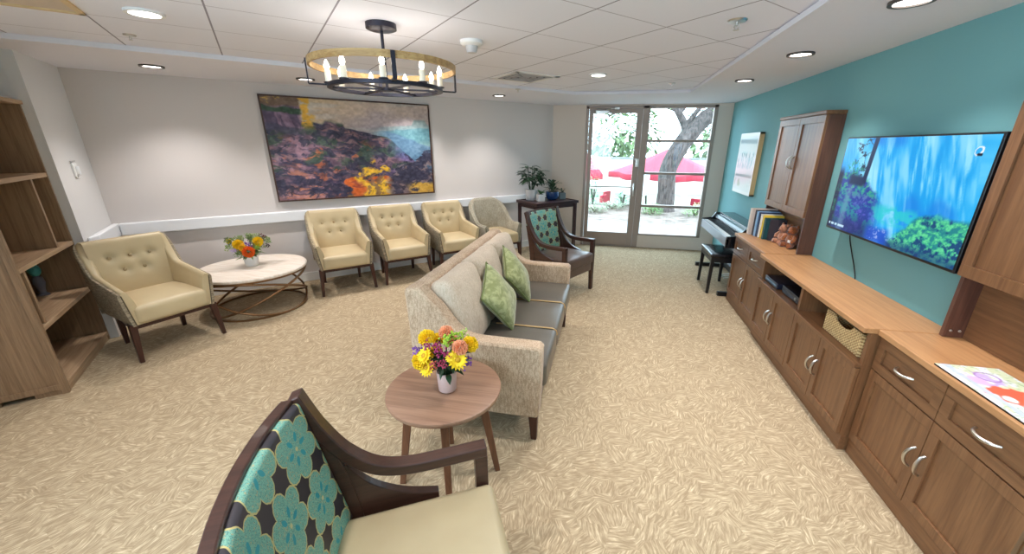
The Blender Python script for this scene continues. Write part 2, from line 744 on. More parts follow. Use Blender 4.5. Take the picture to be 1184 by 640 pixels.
# lowered plaster border round the tile field
ix, iy = .918, 5.45
ic = ((-1.25 + K) * R2)
icx = iy - ic
SOF = [[pos(-1.9, 1.25), pos(-1.9, -.02), pos(4.15, -.02), (icx, iy)],
       [(icx, iy), pos(4.125, -.02), (TX + .02, DY + .02), (ix, iy)],
       [(ix, iy), (TX + .02, DY + .02), (TX + .02, -3.4), (ix, -3.4)]]
mb = MB()
for p in SOF:
    mb.prism(p, ZS, ZC - .001, lambda u, w, t: (u, w, t))
structure(mb.build('ceiling_border', M['soffit'], smooth=False))
# thin pale trim on the edge of the tile field
mb = MB()
edge = [pos(-1.9, 1.25), (icx, iy), (ix, iy), (ix, -3.4)]
for a, b in list(zip(edge, edge[1:]))[1:]:
    mb.bar((*a, ZS + .012), (*b, ZS + .012), .02, .03)
structure(mb.build('trim_1', M['soffit'], smooth=False))


def wall(name, p, q, z0, z1, th, mat):
    p, q = Vector((*p, 0)), Vector((*q, 0))
    d = (q - p).normalized()
    n = Vector((-d.y, d.x, 0)) * th
    mb = MB()
    mb.prism([(p.x, p.y), (q.x, q.y), (q.x + n.x, q.y + n.y), (p.x + n.x, p.y + n.y)], z0, z1, lambda u, w, t: (u, w, t))
    return structure(mb.build(name, mat, smooth=False))


wall('wall_left', Lc, pos(4.125, 0), 0, ZC, .12, M['cream'])
wall('wall_right', (TX, DY), (TX, -3.4), 0, ZC, .12, M['teal'])
mb = MB()
mb.prism([pos(-1.32, -.12), pos(-1.32, .80), pos(-1.75, .80), pos(-1.75, -.12)], 0, ZC, lambda u, w, t: (u, w, t))
structure(mb.build('wall_pier', M['pier'], smooth=False))
wall('wall_niche', pos(-1.75, 2.9), pos(-1.75, .80), 0, ZC, .12, M['pier'])
# side wall goes on behind the viewer; long window added for daylight fill
mb = MB()
for d0, d1, z0, z1 in ((2.9, 8.4, 0, .75), (2.9, 8.4, 2.2, ZC), (2.9, 4.0, .75, 2.2), (7.4, 8.4, .75, 2.2)):
    mb.prism([pos(-1.75, d0), pos(-1.75, d1), pos(-1.87, d1), pos(-1.87, d0)], z0, z1, lambda u, w, t: (u, w, t))
structure(mb.build('wall_side', M['pier'], smooth=False))
mb = MB()
for d0, d1, z0, z1 in ((4.0, 7.4, .75, .80), (4.0, 7.4, 2.15, 2.2), (4.0, 4.05, .8, 2.15), (5.67, 5.73, .8, 2.15), (7.35, 7.4, .8, 2.15)):
    mb.prism([pos(-1.76, d0), pos(-1.76, d1), pos(-1.84, d1), pos(-1.84, d0)], z0, z1, lambda u, w, t: (u, w, t))
structure(mb.build('added_fill_window', M['alu'], smooth=False))
wall('wall_front', (TX, -3.4), Pf, 0, ZC, .12, M['cream'])
FL, FR, FT = -.417, 1.556, 2.252
ML, MR = .469, .556                 # mullion between door and side light
mb = MB()
mb.box(CORN[0] - .02, FL, DY, DY + .13, 0, ZC)
mb.box(FR, TX, DY, DY + .13, 0, ZC)
mb.box(FL, FR, DY, DY + .13, FT, ZC)
mb.box(MR, FR, DY, DY + .13, 0, .215)
structure(mb.build('wall_back', M['plaster'], smooth=False))

# baseboards
mb = MB()
for s0, s1 in ((-1.32, 4.1),):
    a, b = Vector((*pos(s0, .008), .055)), Vector((*pos(s1, .008), .055))
    mb.bar(a, b, .016, .11)
structure(mb.build('baseboard_left', M['base'], smooth=False, bevel=.003))
mb = MB()
mb.box(TX - .016, TX, 4.53, DY, 0, .10)
structure(mb.build('baseboard_right', M['base'], smooth=False, bevel=.003))
mb = MB()
mb.box(CORN[0] + .02, FL, DY - .014, DY, 0, .10)
mb.box(FR, TX - .016, DY - .014, DY, 0, .05)
structure(mb.build('baseboard_back', M['plaster'], smooth=False, bevel=.003))

# ------------------------------------------------------------------ door and side light
y0, y1 = DY - .012, DY + .07
mb = MB()
mb.box(FL, FL + .045, y0, y1, 0, FT)
mb.box(FL, FR, y0, y1, FT - .04, FT)
mb.box(ML, MR, y0, y1, 0, FT)
mb.box(FL, ML, y0, y1, -.001, .012)
door = structure(mb.build('door_1', M['alu'], smooth=False, bevel=.004))
mb = MB()
lx0, lx1 = FL + .05, ML - .004
gx0, gx1, gz0, gz1 = -.302, .374, .243, 2.145
mb.box(lx0, gx0, DY, DY + .05, .014, FT - .044)
mb.box(gx1, lx1, DY, DY + .05, .014, FT - .044)
mb.box(gx0, gx1, DY, DY + .05, .014, gz0)
mb.box(gx0, gx1, DY, DY + .05, gz1, FT - .044)
mb.build('door_leaf', M['alu'], door, smooth=False, bevel=.004)
mb = MB()
mb.box(gx0, gx1, DY + .022, DY + .028, gz0, gz1)
mb.build('glass_pane', M['glass'], door, smooth=False)
mb = MB()
mb.box(gx0 - .01, gx1 + .01, DY + .03, DY + .06, 1.0, 1.016)
mb.build('push_bar', M['alu'], door, smooth=False)
mb = MB()
hx = .418
mb.tube([(hx, DY, 1.075), (hx, DY - .05, 1.07), (hx - .005, DY - .06, 1.05), (hx - .005, DY - .06, .90), (hx, DY - .05, .88), (hx, DY, .875)], .011, 8)
mb.build('handle', M['nickel'], door, label='pull handle of brushed metal')
mb = MB()
mb.rbox((ML - .03, DY - .012, 1.40), (.05, .03, .13), .008)
mb.ball((ML - .06, DY - .008, 1.45), .014)
mb.build('lock', M['nickel'], door)
mb = MB()
mb.rbox((-.16, DY - .035, 2.165), (.22, .05, .05), .01)
mb.bar((-.10, DY - .04, 2.195), (-.02, DY - .10, 2.205), .02, .012)
mb.bar((-.02, DY - .10, 2.205), (.06, DY - .02, 2.215), .02, .012)
mb.box(.02, .10, DY - .03, DY - .01, 2.20, 2.23)
mb.build('door_closer', M['nickel'], door)
mb = MB()
wz0, wz1 = .215, FT - .02
mb.box(FR - .055, FR, y0, y1, wz0, FT)
mb.box(MR, FR, y0, y1, wz0, wz0 + .028)
mb.box(MR, MR + .014, y0, y1, wz0, FT)
for z in (.712, 1.238, 1.736):
    mb.box(MR, FR - .05, y0, y1, z - .019, z + .019)
win = structure(mb.build('window_1', M['alu'], smooth=False, bevel=.003))
mb = MB()
mb.box(MR, FR - .05, DY + .022, DY + .028, wz0 + .02, FT - .04)
mb.build('glass_pane', M['glass'], win, smooth=False)

# ------------------------------------------------------------------ wall things
RAILZ = (.775, .895)
mb = MB()
a, b = Vector((*pos(-1.262, .03), .835)), Vector((*pos(4.03, .03), .835))
mb.bar(a, b, .05, .12)
mb.bar((*pos(-1.29, .005), .835), (*pos(-1.29, .64), .835), .05, .12)
mb.bar((*pos(-1.29, .64), .835), (*pos(-1.305, .74), .835), .05, .12, .02, .12)
tag(mb.build('handrail', M['rail'], smooth=True, bevel=.012),
    'long white handrail board fixed along the cream wall behind the chairs', 'handrail')

# painting
t = thing('landscape_painting', 'large canyon landscape painting in thin dark frame on cream wall', 'painting', (*pos(.107, 0), 0), PI / 4)
# local x runs along the wall, local +y out of the room
pw, pz0, pz1 = 1.895, 1.008, 2.158
mb = MB()
fwid = .016
for (a, b, c, d) in ((0, pw, pz0, pz0 + fwid), (0, pw, pz1 - fwid, pz1), (0, fwid, pz0, pz1), (pw - fwid, pw, pz0, pz1)):
    mb.box(a, b, -.045, -.003, c, d)
mb.build('picture_frame', plain('painting_frame_dark', (70, 44, 36), .4), t, smooth=False)


def canyon(u, v):
    A = np.zeros(u.shape + (3,))
    W1 = vnoise(u, v, 7, 7, 101, 4) - .5
    W2 = vnoise(u, v, 16, 12, 102, 4) - .5
    uw, vw = np.clip(u + .06 * W1 + .02 * W2, 0, 1), np.clip(v + .07 * W2 + .05 * W1, 0, 1)
    n1 = vnoise(u, v, 5, 8, 1, 5)
    n2 = vnoise(uw, vw, 14, 20, 2, 5, .6)
    n3 = vnoise(u, v, 60, 40, 3, 2)
    n4 = vnoise(uw, vw, 8, 9, 4, 5, .6)
    vs = np.clip(vw + .30 * u - .1, 0, 1)
    st = vnoise(uw, vs, 7, 18, 5, 5, .62)
    st2 = vnoise(uw, vs, 12, 34, 6, 4, .6)
    # sky
    sky = lerp(np.zeros_like(A) + np.array((204, 184, 168.)), (172, 160, 168), sst(v + .25 * (n1 - .5), .98, .74))
    sky = lerp(sky, (214, 182, 128), sst(u, .60, .22) * .55)
    sky = lerp(sky, (190, 186, 184), sst(vnoise(u, v, 4, 16, 105, 4), .5, .7) * .6)
    A[:] = sky
    # far turquoise mesas
    for off, c, a in ((.775, (132, 164, 166), .7), (.735, (98, 146, 158), .9), (.66, (104, 150, 160), .8)):
        m_ = off + .03 * n2 - .16 * np.clip(.93 - u, 0, 1) + .05 * sst(np.abs(u - .93), .06, .035) * (off > .76)
        A = lerp(A, c, sst(m_ - v, -.006, .012) * sst(u, .52, .78) * a)
    A = lerp(A, (152, 178, 176), sst(np.abs(v - .52 - .14 * (u - .9)), .10, .02) * sst(u, .80, .95) * .6)
    A = lerp(A, (92, 122, 156), sst(.70 - .55 * np.clip(u - .70, 0, 1) + .03 * n2 - v, 0, .02) * sst(u, .60, .72) * .75)
    # near canyon mass
    ridge = .775 - .34 * np.clip(u - .25, 0, 1) ** 1.15 - 1.1 * np.clip(u - .70, 0, 1) + .03 * (n2 - .5)
    ridge = ridge + .040 * (sst(u, .30, .33) - sst(u, .42, .44))
    ridge = np.where(u < .25, .77 + (.25 - u) * .3, ridge)
    base = lerp(np.zeros_like(A) + np.array((104, 80, 96.)), (58, 54, 80), sst(st, .40, .58))
    base = lerp(base, (146, 106, 106), sst(st2, .55, .70) * .75)
    base = lerp(base, (58, 80, 64), sst(n4, .50, .62) * sst(v, .2, .34) * .85)
    base = lerp(base, (126, 102, 148), sst(u, .5, .8) * sst(n1, .40, .62) * .8)
    base = lerp(base, (78, 104, 156), sst(u, .66, .82) * sst(v, .36, .52) * .8)
    base = lerp(base, (188, 104, 68), sst(n2 * .55 + st * .45, .55, .64) * sst(v, .70, .5) * sst(u, .70, .45) * .85)
    base = lerp(base, (46, 44, 74), sst(v, .44, .08) * sst(n4, .60, .42) * .9)
    base = lerp(base, (198, 128, 100), sst(vnoise(uw, np.clip(vw + .25 * u, 0, 1), 8, 20, 9, 5, .6), .55, .66) * sst(u, .42, .22) * sst(v, .42, .22) * .9)
    base = lerp(base, (168, 128, 142), sst(vnoise(uw, np.clip(vw + .2 * u, 0, 1), 11, 18, 19, 5, .6), .55, .68) * sst(u, .48, .25) * .6)
    base = lerp(base, (40, 40, 62), sst(vnoise(uw, vw, 20, 16, 20, 4, .6), .54, .64) * .75)
    k = sst(ridge - v, -.004, .008)
    A = A * (1 - k[..., None]) + base * k[..., None]
    A = lerp(A, (128, 128, 118), sst(np.abs(ridge - v), .02, .004) * sst(np.abs(u - .37), .10, .05) * .6)
    # cliff at the upper left
    cl = sst(.205 + .03 * (n2 - .5) - .05 * (1 - v) - u, -.006, .012) * sst(v, .66, .74)
    cliff = lerp(np.zeros_like(A) + np.array((132, 104, 128.)), (88, 70, 96), sst(vnoise(uw, v, 46, 5, 11, 4), .42, .6))
    cliff = lerp(cliff, (46, 72, 50), sst(np.abs(v - .885 + .12 * (u - .1) + .05 * W2), .032, .014))
    cliff = lerp(cliff, (108, 84, 66), sst(v + .04 * W2, .905, .935))
    cliff = lerp(cliff, (208, 164, 60), sst(v + .06 * W2, .935, .97) * sst(n2, .45, .58))
    A = A * (1 - cl[..., None]) + cliff * cl[..., None]
    A = lerp(A, (224, 172, 58), sst(np.abs(u - .225 - .10 * W1 - .06 * W2 + .05 * (v - .8)), .034, .016) * sst(v, .68, .78) * sst(n2, .30, .46))
    A = lerp(A, (62, 58, 84), sst(np.abs(v - .70 + .28 * (u - .08) + .08 * W2), .045, .02) * sst(u, .26, .12) * .7)
    # orange and yellow brush
    br = .235 + .20 * (n2 - .5) + .08 * W1 - 3.0 * (u - .56) ** 2
    k = sst(br - v, -.006, .010) * sst(u + .22 * W2, .37, .42)
    A = lerp(A, (206, 100, 44), k * sst(n2, .28, .44))
    A = lerp(A, (150, 66, 46), k * sst(st2, .56, .64) * sst(u, .62, .5))
    k2 = sst(.33 + .24 * (n2 - .5) - 6 * (u - .60) ** 2 - v, -.006, .010) * sst(np.abs(u - .59 + .25 * W1), .15, .10)
    A = lerp(A, (230, 182, 52), k2 * sst(n4, .34, .50))
    A = lerp(A, (120, 92, 78), k2 * sst(vnoise(uw, vw, 26, 22, 13, 4, .65), .52, .62) * .8)
    A = lerp(A, (176, 150, 120), sst(np.abs(u - .70 + .1 * W1), .05, .03) * sst(v, .24, .14) * sst(st2, .45, .55) * .8)
    # dark scrub at the lower right
    db = .30 + .22 * sst(u, .78, .98) + .20 * (n2 - .5) - .8 * np.clip(.76 - u, 0, 1)
    k = sst(db - v, -.008, .012) * sst(u, .66, .72)
    A = lerp(A, (54, 52, 72), k * sst(n4, .26, .40) * .95)
    A = lerp(A, (150, 126, 122), k * sst(vnoise(uw, vw, 26, 20, 15, 5, .62), .54, .66) * .7)
    A = lerp(A, (204, 160, 70), sst(v + .10 * W2, .15, .09) * sst(u + .1 * W1, .80, .86) * sst(n2, .32, .46))
    return A + (n3[..., None] - .5) * 40 + (st2[..., None] - .5) * 30


painted('canvas', pw - 2 * fwid, pz1 - pz0 - 2 * fwid, 360, 220, canyon, t,
        lambda a, b: (fwid + a, -.035, pz0 + fwid + b), rough=.45)

# light switch plate, thermostat on the pier and small notice in the niche
t = thing('wall_switch', 'white switch unit on the narrow white wall beside the bookcase', 'switch', (*pos(-1.32, .455), 1.425), -PI / 4)
mb = MB()
mb.rbox((0, .008, 0), (.085, .016, .12), .006)
mb.build('plate', M['white'], t)
mb = MB()
mb.rbox((0, .022, .0), (.05, .02, .07), .006)
mb.build('switch_cover', M['rail'], t)
mb = MB()
mb.box(-.05, .05, .001, .012, .072, .080)
mb.build('plate_top_ledge', plain('gray_plastic', (176, 174, 172), .5), t, smooth=False)

# framed print on the teal wall
t = thing('framed_print', 'white matted print in a deep pale oak frame on the teal wall above the piano', 'picture', (TX, 5.28, 0))
fy0, fy1, fz0, fz1 = 0.0, .70, 1.075, 1.82
mb = MB()
for (a, b, c, d) in ((fy0, fy1, fz0, fz0 + .02), (fy0, fy1, fz1 - .02, fz1), (fy0, fy0 + .02, fz0, fz1), (fy1 - .02, fy1, fz0, fz1)):
    mb.box(-.055, -.002, a, b, c, d)
mb.build('picture_frame', M['framewood'], t, smooth=False)


def printart(u, v):
    A = np.zeros(u.shape + (3,)) + np.array((236, 238, 240.))
    n = vnoise(u, v, 6, 6, 31, 3)
    n2 = vnoise(u, v, 30, 8, 32, 3)
    A = lerp(A, (170, 196, 208), sst(np.abs(v - .87), .05, .03) * .8)
    A = lerp(A, (150, 196, 206), sst(np.abs(v - .56), .16, .1) * sst(n2, .48, .58) * .8)
    A = lerp(A, (120, 150, 160), sst(np.abs(v - .64), .05, .02) * sst(n2, .55, .6))
    A = lerp(A, (176, 200, 176), sst(np.abs(v - .18), .08, .04) * sst(n, .45, .6) * .7)
    A = lerp(A, (170, 176, 180), sst(np.abs(v - .30), .025, .015) * .7)
    b = np.minimum(np.minimum(u, 1 - u), np.minimum(v, 1 - v))
    return lerp(A, (246, 246, 246), sst(b, .06, .05))


painted('print', .70, .745, 70, 70, printart, t, lambda a, b: (-.0556, fy1 - a, fz0 + b), rough=.15)

# ------------------------------------------------------------------ ceiling things
def downlight(x, y, z, label, dark=True, r=.085):
    t = thing('recessed_downlight', label, 'ceiling light', (x, y, z), 0, 'recessed ceiling downlights')
    mb = MB()
    mb.band(r, -.012, .002, .018, 32)
    mb.build('trim_ring', plain_cache('downlight_dark_ring', (74, 64, 58), .4) if dark else M['white'], t)
    mb = MB()
    mb.lathe([(.001, -.004), (r - .018, -.004), (r - .018, .001), (.001, .001)], 32)
    mb.build('lamp_face', M['lamp'], t)
    return t


_pc = {}


def plain_cache(n, c, r=.5):
    if n not in _pc:
        _pc[n] = plain(n, c, r)
    return _pc[n]


LAMPS = []
for s, d, lab in ((-.62, .40, 'dark-rimmed downlight in the plaster border over the tan chair beside the bookcase'),
                  (.53, .40, 'dark-rimmed downlight in the plaster border above the painting, partly behind the chandelier'),
                  (2.76, .40, 'dark-rimmed downlight in the plaster border above the gray armchair near the plants')):
    x, y = pos(s, d)
    if 'gray armchair' in lab:
        x, y = -1.478, 5.378
    if 'painting' in lab:
        x, y = -3.061, 3.814
    if 'bookcase' in lab:
        x, y = -3.883, 3.010
    downlight(x, y, ZS, lab)
    LAMPS.append((x, y, ZS))
for x, y, lab in ((1.243, 4.54, 'dark-rimmed downlight in the border by the teal wall, nearest the glass door'),
                  (1.262, 3.38, 'dark-rimmed downlight in the border by the teal wall, over the upper cabinet with books'),
                  (1.268, 2.31, 'dark-rimmed downlight in the border by the teal wall, above the television, at the frame edge')):
    downlight(x, y, ZS, lab)
    LAMPS.append((x, y, ZS))
for x, y, lab in ((-2.478, 1.959, 'white-rimmed downlight in the ceiling tiles over the coffee table end, brightest'),
                  (-0.163, 4.231, 'white-rimmed downlight in the ceiling tiles between the air vent and the teal wall')):
    downlight(x, y, ZC, lab, dark=False)
    LAMPS.append((x, y, ZC))

# air vent
t = thing('air_vent', 'square louvred air vent with dark slots in the ceiling tiles', 'vent', (-0.909, 4.277, ZC), PI / 4)
mb = MB()
q = .262
for a, b, c, d in ((-q, q, -q, -q + .05), (-q, q, q - .05, q), (-q, -q + .05, -q, q), (q - .05, q, -q, q)):
    mb.box(a, b, c, d, -.008, 0)
mb.build('vent_frame', M['white'], t, smooth=False)
mb = MB()
mb.box(-q + .05, q - .05, -q + .05, q - .05, -.001, 0)
mb.build('vent_backing', plain('vent_dark', (86, 80, 80), .8), t, smooth=False)
mb = MB()
for k, w in enumerate((.19, .14, .09, .04)):
    for a, b, c, d in ((-w, w, -w, -w + .014), (-w, w, w - .014, w), (-w, -w + .014, -w, w), (w - .014, w, -w, w)):
        mb.box(a, b, c, d, -.010, -.002)
mb.build('vent_louvres', plain('vent_louvre', (190, 184, 182), .6), t, smooth=False)

# smoke detector
t = thing('smoke_detector', 'white domed smoke detector on the ceiling beside the chandelier', 'smoke detector', (-0.958, 2.816, ZC))
mb = MB()
mb.lathe([(.001, 0), (.075, 0), (.075, -.018), (.06, -.03), (.001, -.032)], 28)
mb.build('base', M['white'], t)
mb = MB()
mb.lathe([(.001, -.03), (.042, -.03), (.036, -.06), (.03, -.07), (.001, -.072)], 24)
mb.build('sensor_cap', plain('detector_gray', (196, 194, 196), .5), t)


def sprinkler(x, y, z, label, big=1.):
    t = thing('sprinkler_head', label, 'sprinkler', (x, y, z), 0, 'ceiling sprinklers')
    mb = MB()
    mb.lathe([(.001, 0), (.034 * big, 0), (.03 * big, -.008), (.001, -.01)], 20)
    mb.build('escutcheon', M['nickel'], t)
    mb = MB()
    mb.lathe([(.001, -.008), (.010, -.008), (.009, -.03), (.001, -.03)], 10)
    for sx in (-1, 1):
        mb.tube([(sx * .009, 0, -.026), (sx * .015, 0, -.038), (sx * .003, 0, -.05)], .003, 6)
    mb.lathe([(.001, -.05), (.018, -.05), (.018, -.053), (.001, -.053)], 14)
    o = mb.build('sprinkler_body', M['nickel'], t)
    o.scale = (.6 * big,) * 3


sprinkler(0.634, 2.632, ZC, 'chrome sprinkler head in the tiles nearest the teal wall', 1.5)
sprinkler(0.611, 4.894, ZC, 'tiny chrome sprinkler head in the tiles close to the glass door')
sprinkler(-1.10, 4.84, ZS, 'small sprinkler head in the plaster border beyond the air vent')
sprinkler(-3.081, 2.306, ZC, 'small sprinkler head in the tiles near the bright tile downlight')
# tan access panel
t = thing('ceiling_access_panel', 'tan ceiling access panel with a pale wooden rim at the top corner of the tiles', 'panel', (*pos(-0.906, 2.351), ZC), PI / 4)
mb = MB()
w, h = .27, .25
for a, b, c, d in ((-w, w, -h, -h + .025), (-w, w, h - .025, h), (-w, -w + .025, -h, h), (w - .025, w, -h, h)):
    mb.box(a, b, c, d, -.012, 0)
mb.build('panel_rim', plain('panel_rim_tan', (214, 186, 140), .6), t, smooth=False)
mb = MB()
mb.box(-w + .02, w - .02, -h + .02, h - .02, -.004, 0)
mb.build('panel_face', plain('panel_tan', (206, 188, 166), .7), t, smooth=False)

# chandelier
t = thing('chandelier', 'round two-ring candle chandelier of wood and dark metal hanging from the ceiling', 'chandelier', (-1.345, 2.362, 0), .2)
mb = MB()
mb.lathe([(.001, ZC), (.085, ZC), (.085, ZC - .028), (.07, ZC - .034), (.001, ZC - .036)], 32)
mb.build('canopy', M['darkmetal'], t)
ZU, ZL = 2.066, 1.968
mb = MB()
mb.tube([(0, 0, ZC - .03), (0, 0, ZL - .004)], .009, 10)
mb.build('stem_rod', M['darkmetal'], t)
RU, RL = .411, .327
mb = MB()
mb.band(RU, ZU, ZU + .034, .012, 72)
mb.build('upper_ring', M['pine'], t, angle=30, label='broad wooden upper ring')
mb = MB()
mb.band(RL, ZL - .01, ZL + .010, .026, 72)
mb.build('lower_ring', M['darkmetal'], t, angle=30)
mb = MB()
for k in range(3):
    a = k * PI / 3 + .25
    p = Vector((math.cos(a), math.sin(a), 0)) * (RL - .01)
    mb.bar(p + Vector((0, 0, ZL - .002)), -p + Vector((0, 0, ZL - .002)), .022, .008)
mb.lathe([(.001, ZL - .012), (.04, ZL - .012), (.04, ZL + .006), (.001, ZL + .006)], 20)
mb.build('cross_bars', M['darkmetal'], t)
for k in range(4):
    a = k * PI / 2 + .42
    c, s = math.cos(a), math.sin(a)
    mb = MB()
    rr = RU + .006
    pts = [(rr, ZU + .032), (rr, ZL + .004), (RL - .01, ZL + .004)]
    for (r0, z0), (r1, z1) in zip(pts, pts[1:]):
        mb.bar((r0 * c, r0 * s, z0), (r1 * c, r1 * s, z1), .022 if z0 != z1 else .022, .007, up=(0, 0, 1) if z0 == z1 else (c, s, 0))
    mb.build('bracket', M['darkmetal'], t)
NC = 9
for k in range(NC):
    a = 2 * PI * k / NC + .1
    p = (RL - .013) * math.cos(a), (RL - .013) * math.sin(a)
    mb = MB()
    mb.lathe([(.001, ZL + .008), (.024, ZL + .010), (.026, ZL + .016), (.012, ZL + .02), (.001, ZL + .021)], 14, (*p, 0))
    cup = mb.build('candle_cup', M['darkmetal'], t)
    mb = MB()
    mb.lathe([(.001, ZL + .018), (.0165, ZL + .018), (.0165, ZL + .075), (.013, ZL + .077), (.001, ZL + .077)], 14, (*p, 0))
    mb.build('candle_sleeve', M['candle'], cup)
    mb = MB()
    mb.lathe([(.001, ZL + .075), (.007, ZL + .077), (.014, ZL + .092), (.013, ZL + .104), (.006, ZL + .122), (.001, ZL + .13)], 12, (*p, 0))
    mb.build('bulb', M['bulb'], cup)

# ------------------------------------------------------------------ tufted chairs
def chair_shell(parent, inner_mat, outer_mat, top=.892, arm=.585, round_top=False, buttons=True):
    # plan path of the outer face, right arm front -> back -> left arm front
    W, YF, YB, RC = .305, .285, -.285, .055 if not round_top else .15
    pts = []
    for i in range(15):
        pts.append((W - .02 * smooth01(i / 14) * 0, YF + (YB + RC - YF) * i / 14))
    for i in range(1, 9):
        a = i / 9 * PI / 2
        pts.append((W - RC + RC * math.cos(a), YB + RC - RC * math.sin(a)))
    nb = 24
    for i in range(nb + 1):
        pts.append(((W - RC) * (1 - 2 * i / nb), YB))
    right = pts[:23]
    pts = pts + [(-x, y) for x, y in right[::-1]]
    n = len(pts)

    def prm(i):
        x, y = pts[i]
        p0, p1 = Vector(pts[max(0, i - 1)]), Vector(pts[min(n - 1, i + 1)])
        d = (p1 - p0).normalized()
        inward = Vector((-d.y, d.x)) * -1
        if inward.dot(Vector((-x, -y + .1))) < 0:
            inward = -inward
        s = max(0., min(1., (YF - y) / (YF - YB)))
        if round_top:
            zt = arm + (top - arm) * (smooth01((s - .35) / .65) ** 1.2)
            zt -= .05 * smooth01((abs(x) - .12) / .2) * smooth01((s - .6) / .4)
        else:
            zt = arm + (top - arm) * (.24 * s + .76 * smooth01((s - .72) / .28) ** 1.2)
        rec = s ** 1.5
        return x, y, inward, s, zt, rec

    def P(i, off, z):
        x, y, nw, s, zt, rec = prm(i)
        k = max(0, z - .42)
        off = off + .034 * max(0., 1 - (z - .305) / .27) * (s < .97)
        return Vector((x + nw.x * off - .0 * k, y + nw.y * off - .19 * k * rec, z))
    # outer skin
    mb = MB()
    rings = []
    for i in range(n):
        zt = prm(i)[4]
        r = [P(i, 0, .305), P(i, -.004, .36), P(i, -.005, .36 + (zt - .40) * .5), P(i, -.002, zt - .03), P(i, .006, zt - .012),
             P(i, .02, zt - .012), P(i, .02, .36 + (zt - .4) * .5), P(i, .02, .305)]
        rings.append(r)
    mb.rings(rings)
    mb.build('outer_shell', outer_mat, parent, label='woven gray fabric outside of back and arms')
    # inner upholstery
    BT = [(x, .745) for x in (-.13, 0, .13)] + [(x, .635) for x in (-.065, .065)]
    NZ = 26
    mb = MB()
    rings = []
    for i in range(n):
        x, y, nw, s, zt, rec = prm(i)
        th = .062 + .018 * smooth01((s - .5) / .5)
        r = [P(i, .018, .31), P(i, .018, zt - .02), P(i, .022, zt - .004), P(i, .035, zt + .004), P(i, th - .014, zt), P(i, th - .003, zt - .012)]
        for j in range(NZ + 1):
            z = zt - .03 + (.40 - (zt - .03)) * j / NZ
            off = th + .012 * math.sin(PI * j / NZ)
            p = P(i, off, z)
            if buttons and s > .7:
                for bx, bz in BT:
                    d2 = (p.x - bx) ** 2 + (z - bz) ** 2
                    p.y -= .022 * math.exp(-d2 / .0008) + .007 * math.exp(-d2 / .005)
            r.append(p)
        r.append(P(i, th, .31))
        rings.append(r)
    mb.rings(rings)
    mb.build('inner_back_and_arms', inner_mat, parent, angle=50)
    # dark piping along the front edges of the arms
    for i in (0, n - 1):
        mb = MB()
        zt = prm(i)[4]
        mb.tube([P(i, .02, .31) + Vector((0, .003, 0)), P(i, .02, .45) + Vector((0, .003, 0)), P(i, .02, zt - .02) + Vector((0, .003, 0))], .0035, 6)
        mb.build('arm_piping', M['piping'], parent)
    if buttons:
        for bx, bz in BT:
            mb = MB()
            yy = YB + .080 + .012 * .8 - .19 * (bz - .42) - .018
            mb.ball((bx, yy, bz), (.0135, .008, .0135), 10, 6)
            mb.build('button', M['button'], parent)


def chair_base(parent, seat_mat, legmat, splay=.022):
    mb = MB()
    mb.rbox((0, .04, .383), (.487, .53, .15), .035, (0, .008, .018))
    mb.build('seat', seat_mat, parent)
    mb = MB()
    for a, b in (((-.27, .25), (.27, .25)), ((-.205, -.24), (.205, -.24)), ((-.205, -.24), (-.27, .25)), ((.205, -.24), (.27, .25))):
        mb.bar((*a, .292), (*b, .292), .03, .034)
    mb.build('seat_frame', legmat, parent, smooth=False)
    for sx in (-1, 1):
        for sy, yy in ((1, .25), (-1, -.235)):
            mb = MB()
            wx = .268 if sy > 0 else .205
            mb.bar((sx * wx, yy, .308), (sx * (wx + splay * (sy > 0)), yy + sy * splay, 0), .046, .046, .028, .028, up=(0, 1, 0))
            mb.build('leg', legmat, parent, smooth=False, bevel=.003)


GRP = 'tan tufted armchairs along the cream wall'
ch = thing('tufted_armchair', 'tan button-tufted armchair standing alone between bookcase and round coffee table', 'chair', (0, 0, 0), 0, GRP)
chair_shell(ch, M['leather'], M['stria'])
chair_base(ch, M['leather'], M['mahog'])
# local +y is the front
def face(vx, vy):
    return math.atan2(vy, vx) - PI / 2


ch.location = (-3.715, 2.405, 0)
ch.rotation_euler = (0, 0, face(.96, -.28))
wallface = face(1, -1)
dup(ch, (*pos(.635, .445), 0), wallface, 'tan button-tufted armchair under the painting, next to the round coffee table')
dup(ch, (*pos(1.345, .44), 0), wallface, 'middle tan button-tufted armchair of the three under the painting')
dup(ch, (*pos(2.06, .44), 0), wallface, 'tan button-tufted armchair under the painting corner, beside the plain gray armchair')
t = thing('gray_armchair', 'plain gray fabric armchair with rounded back between tan chair and plant table', 'chair', (*pos(2.735, .44), 0), face(.97, -1))
chair_shell(t, M['graytweed'], M['graytweed'], top=.90, round_top=True, buttons=False)
chair_base(t, M['leather'], M['mahog'])

# ------------------------------------------------------------------ floral armchairs
def bandpoly(pts, w):
    """2-D polyline -> closed strip of width w (list of points)"""
    L, Rr = [], []
    n = len(pts)
    for i in range(n):
        a = Vector(pts[max(0, i - 1)])
        b = Vector(pts[min(n - 1, i + 1)])
        d = (b - a).normalized()
        nn = Vector((-d.y, d.x))
        ww = w[i] if isinstance(w, (list, tuple)) else w
        p = Vector(pts[i])
        L.append(p + nn * ww / 2)
        Rr.append(p - nn * ww / 2)
    return L, Rr


def strip_solid(mb, pts, w, x0, x1):
    L, Rr = bandpoly(pts, w)
    rings = []
    for a, b in zip(L, Rr):
        rings.append([Vector((x0, a.x, a.y)), Vector((x1, a.x, a.y)), Vector((x1, b.x, b.y)), Vector((x0, b.x, b.y))])
    mb.rings(rings)


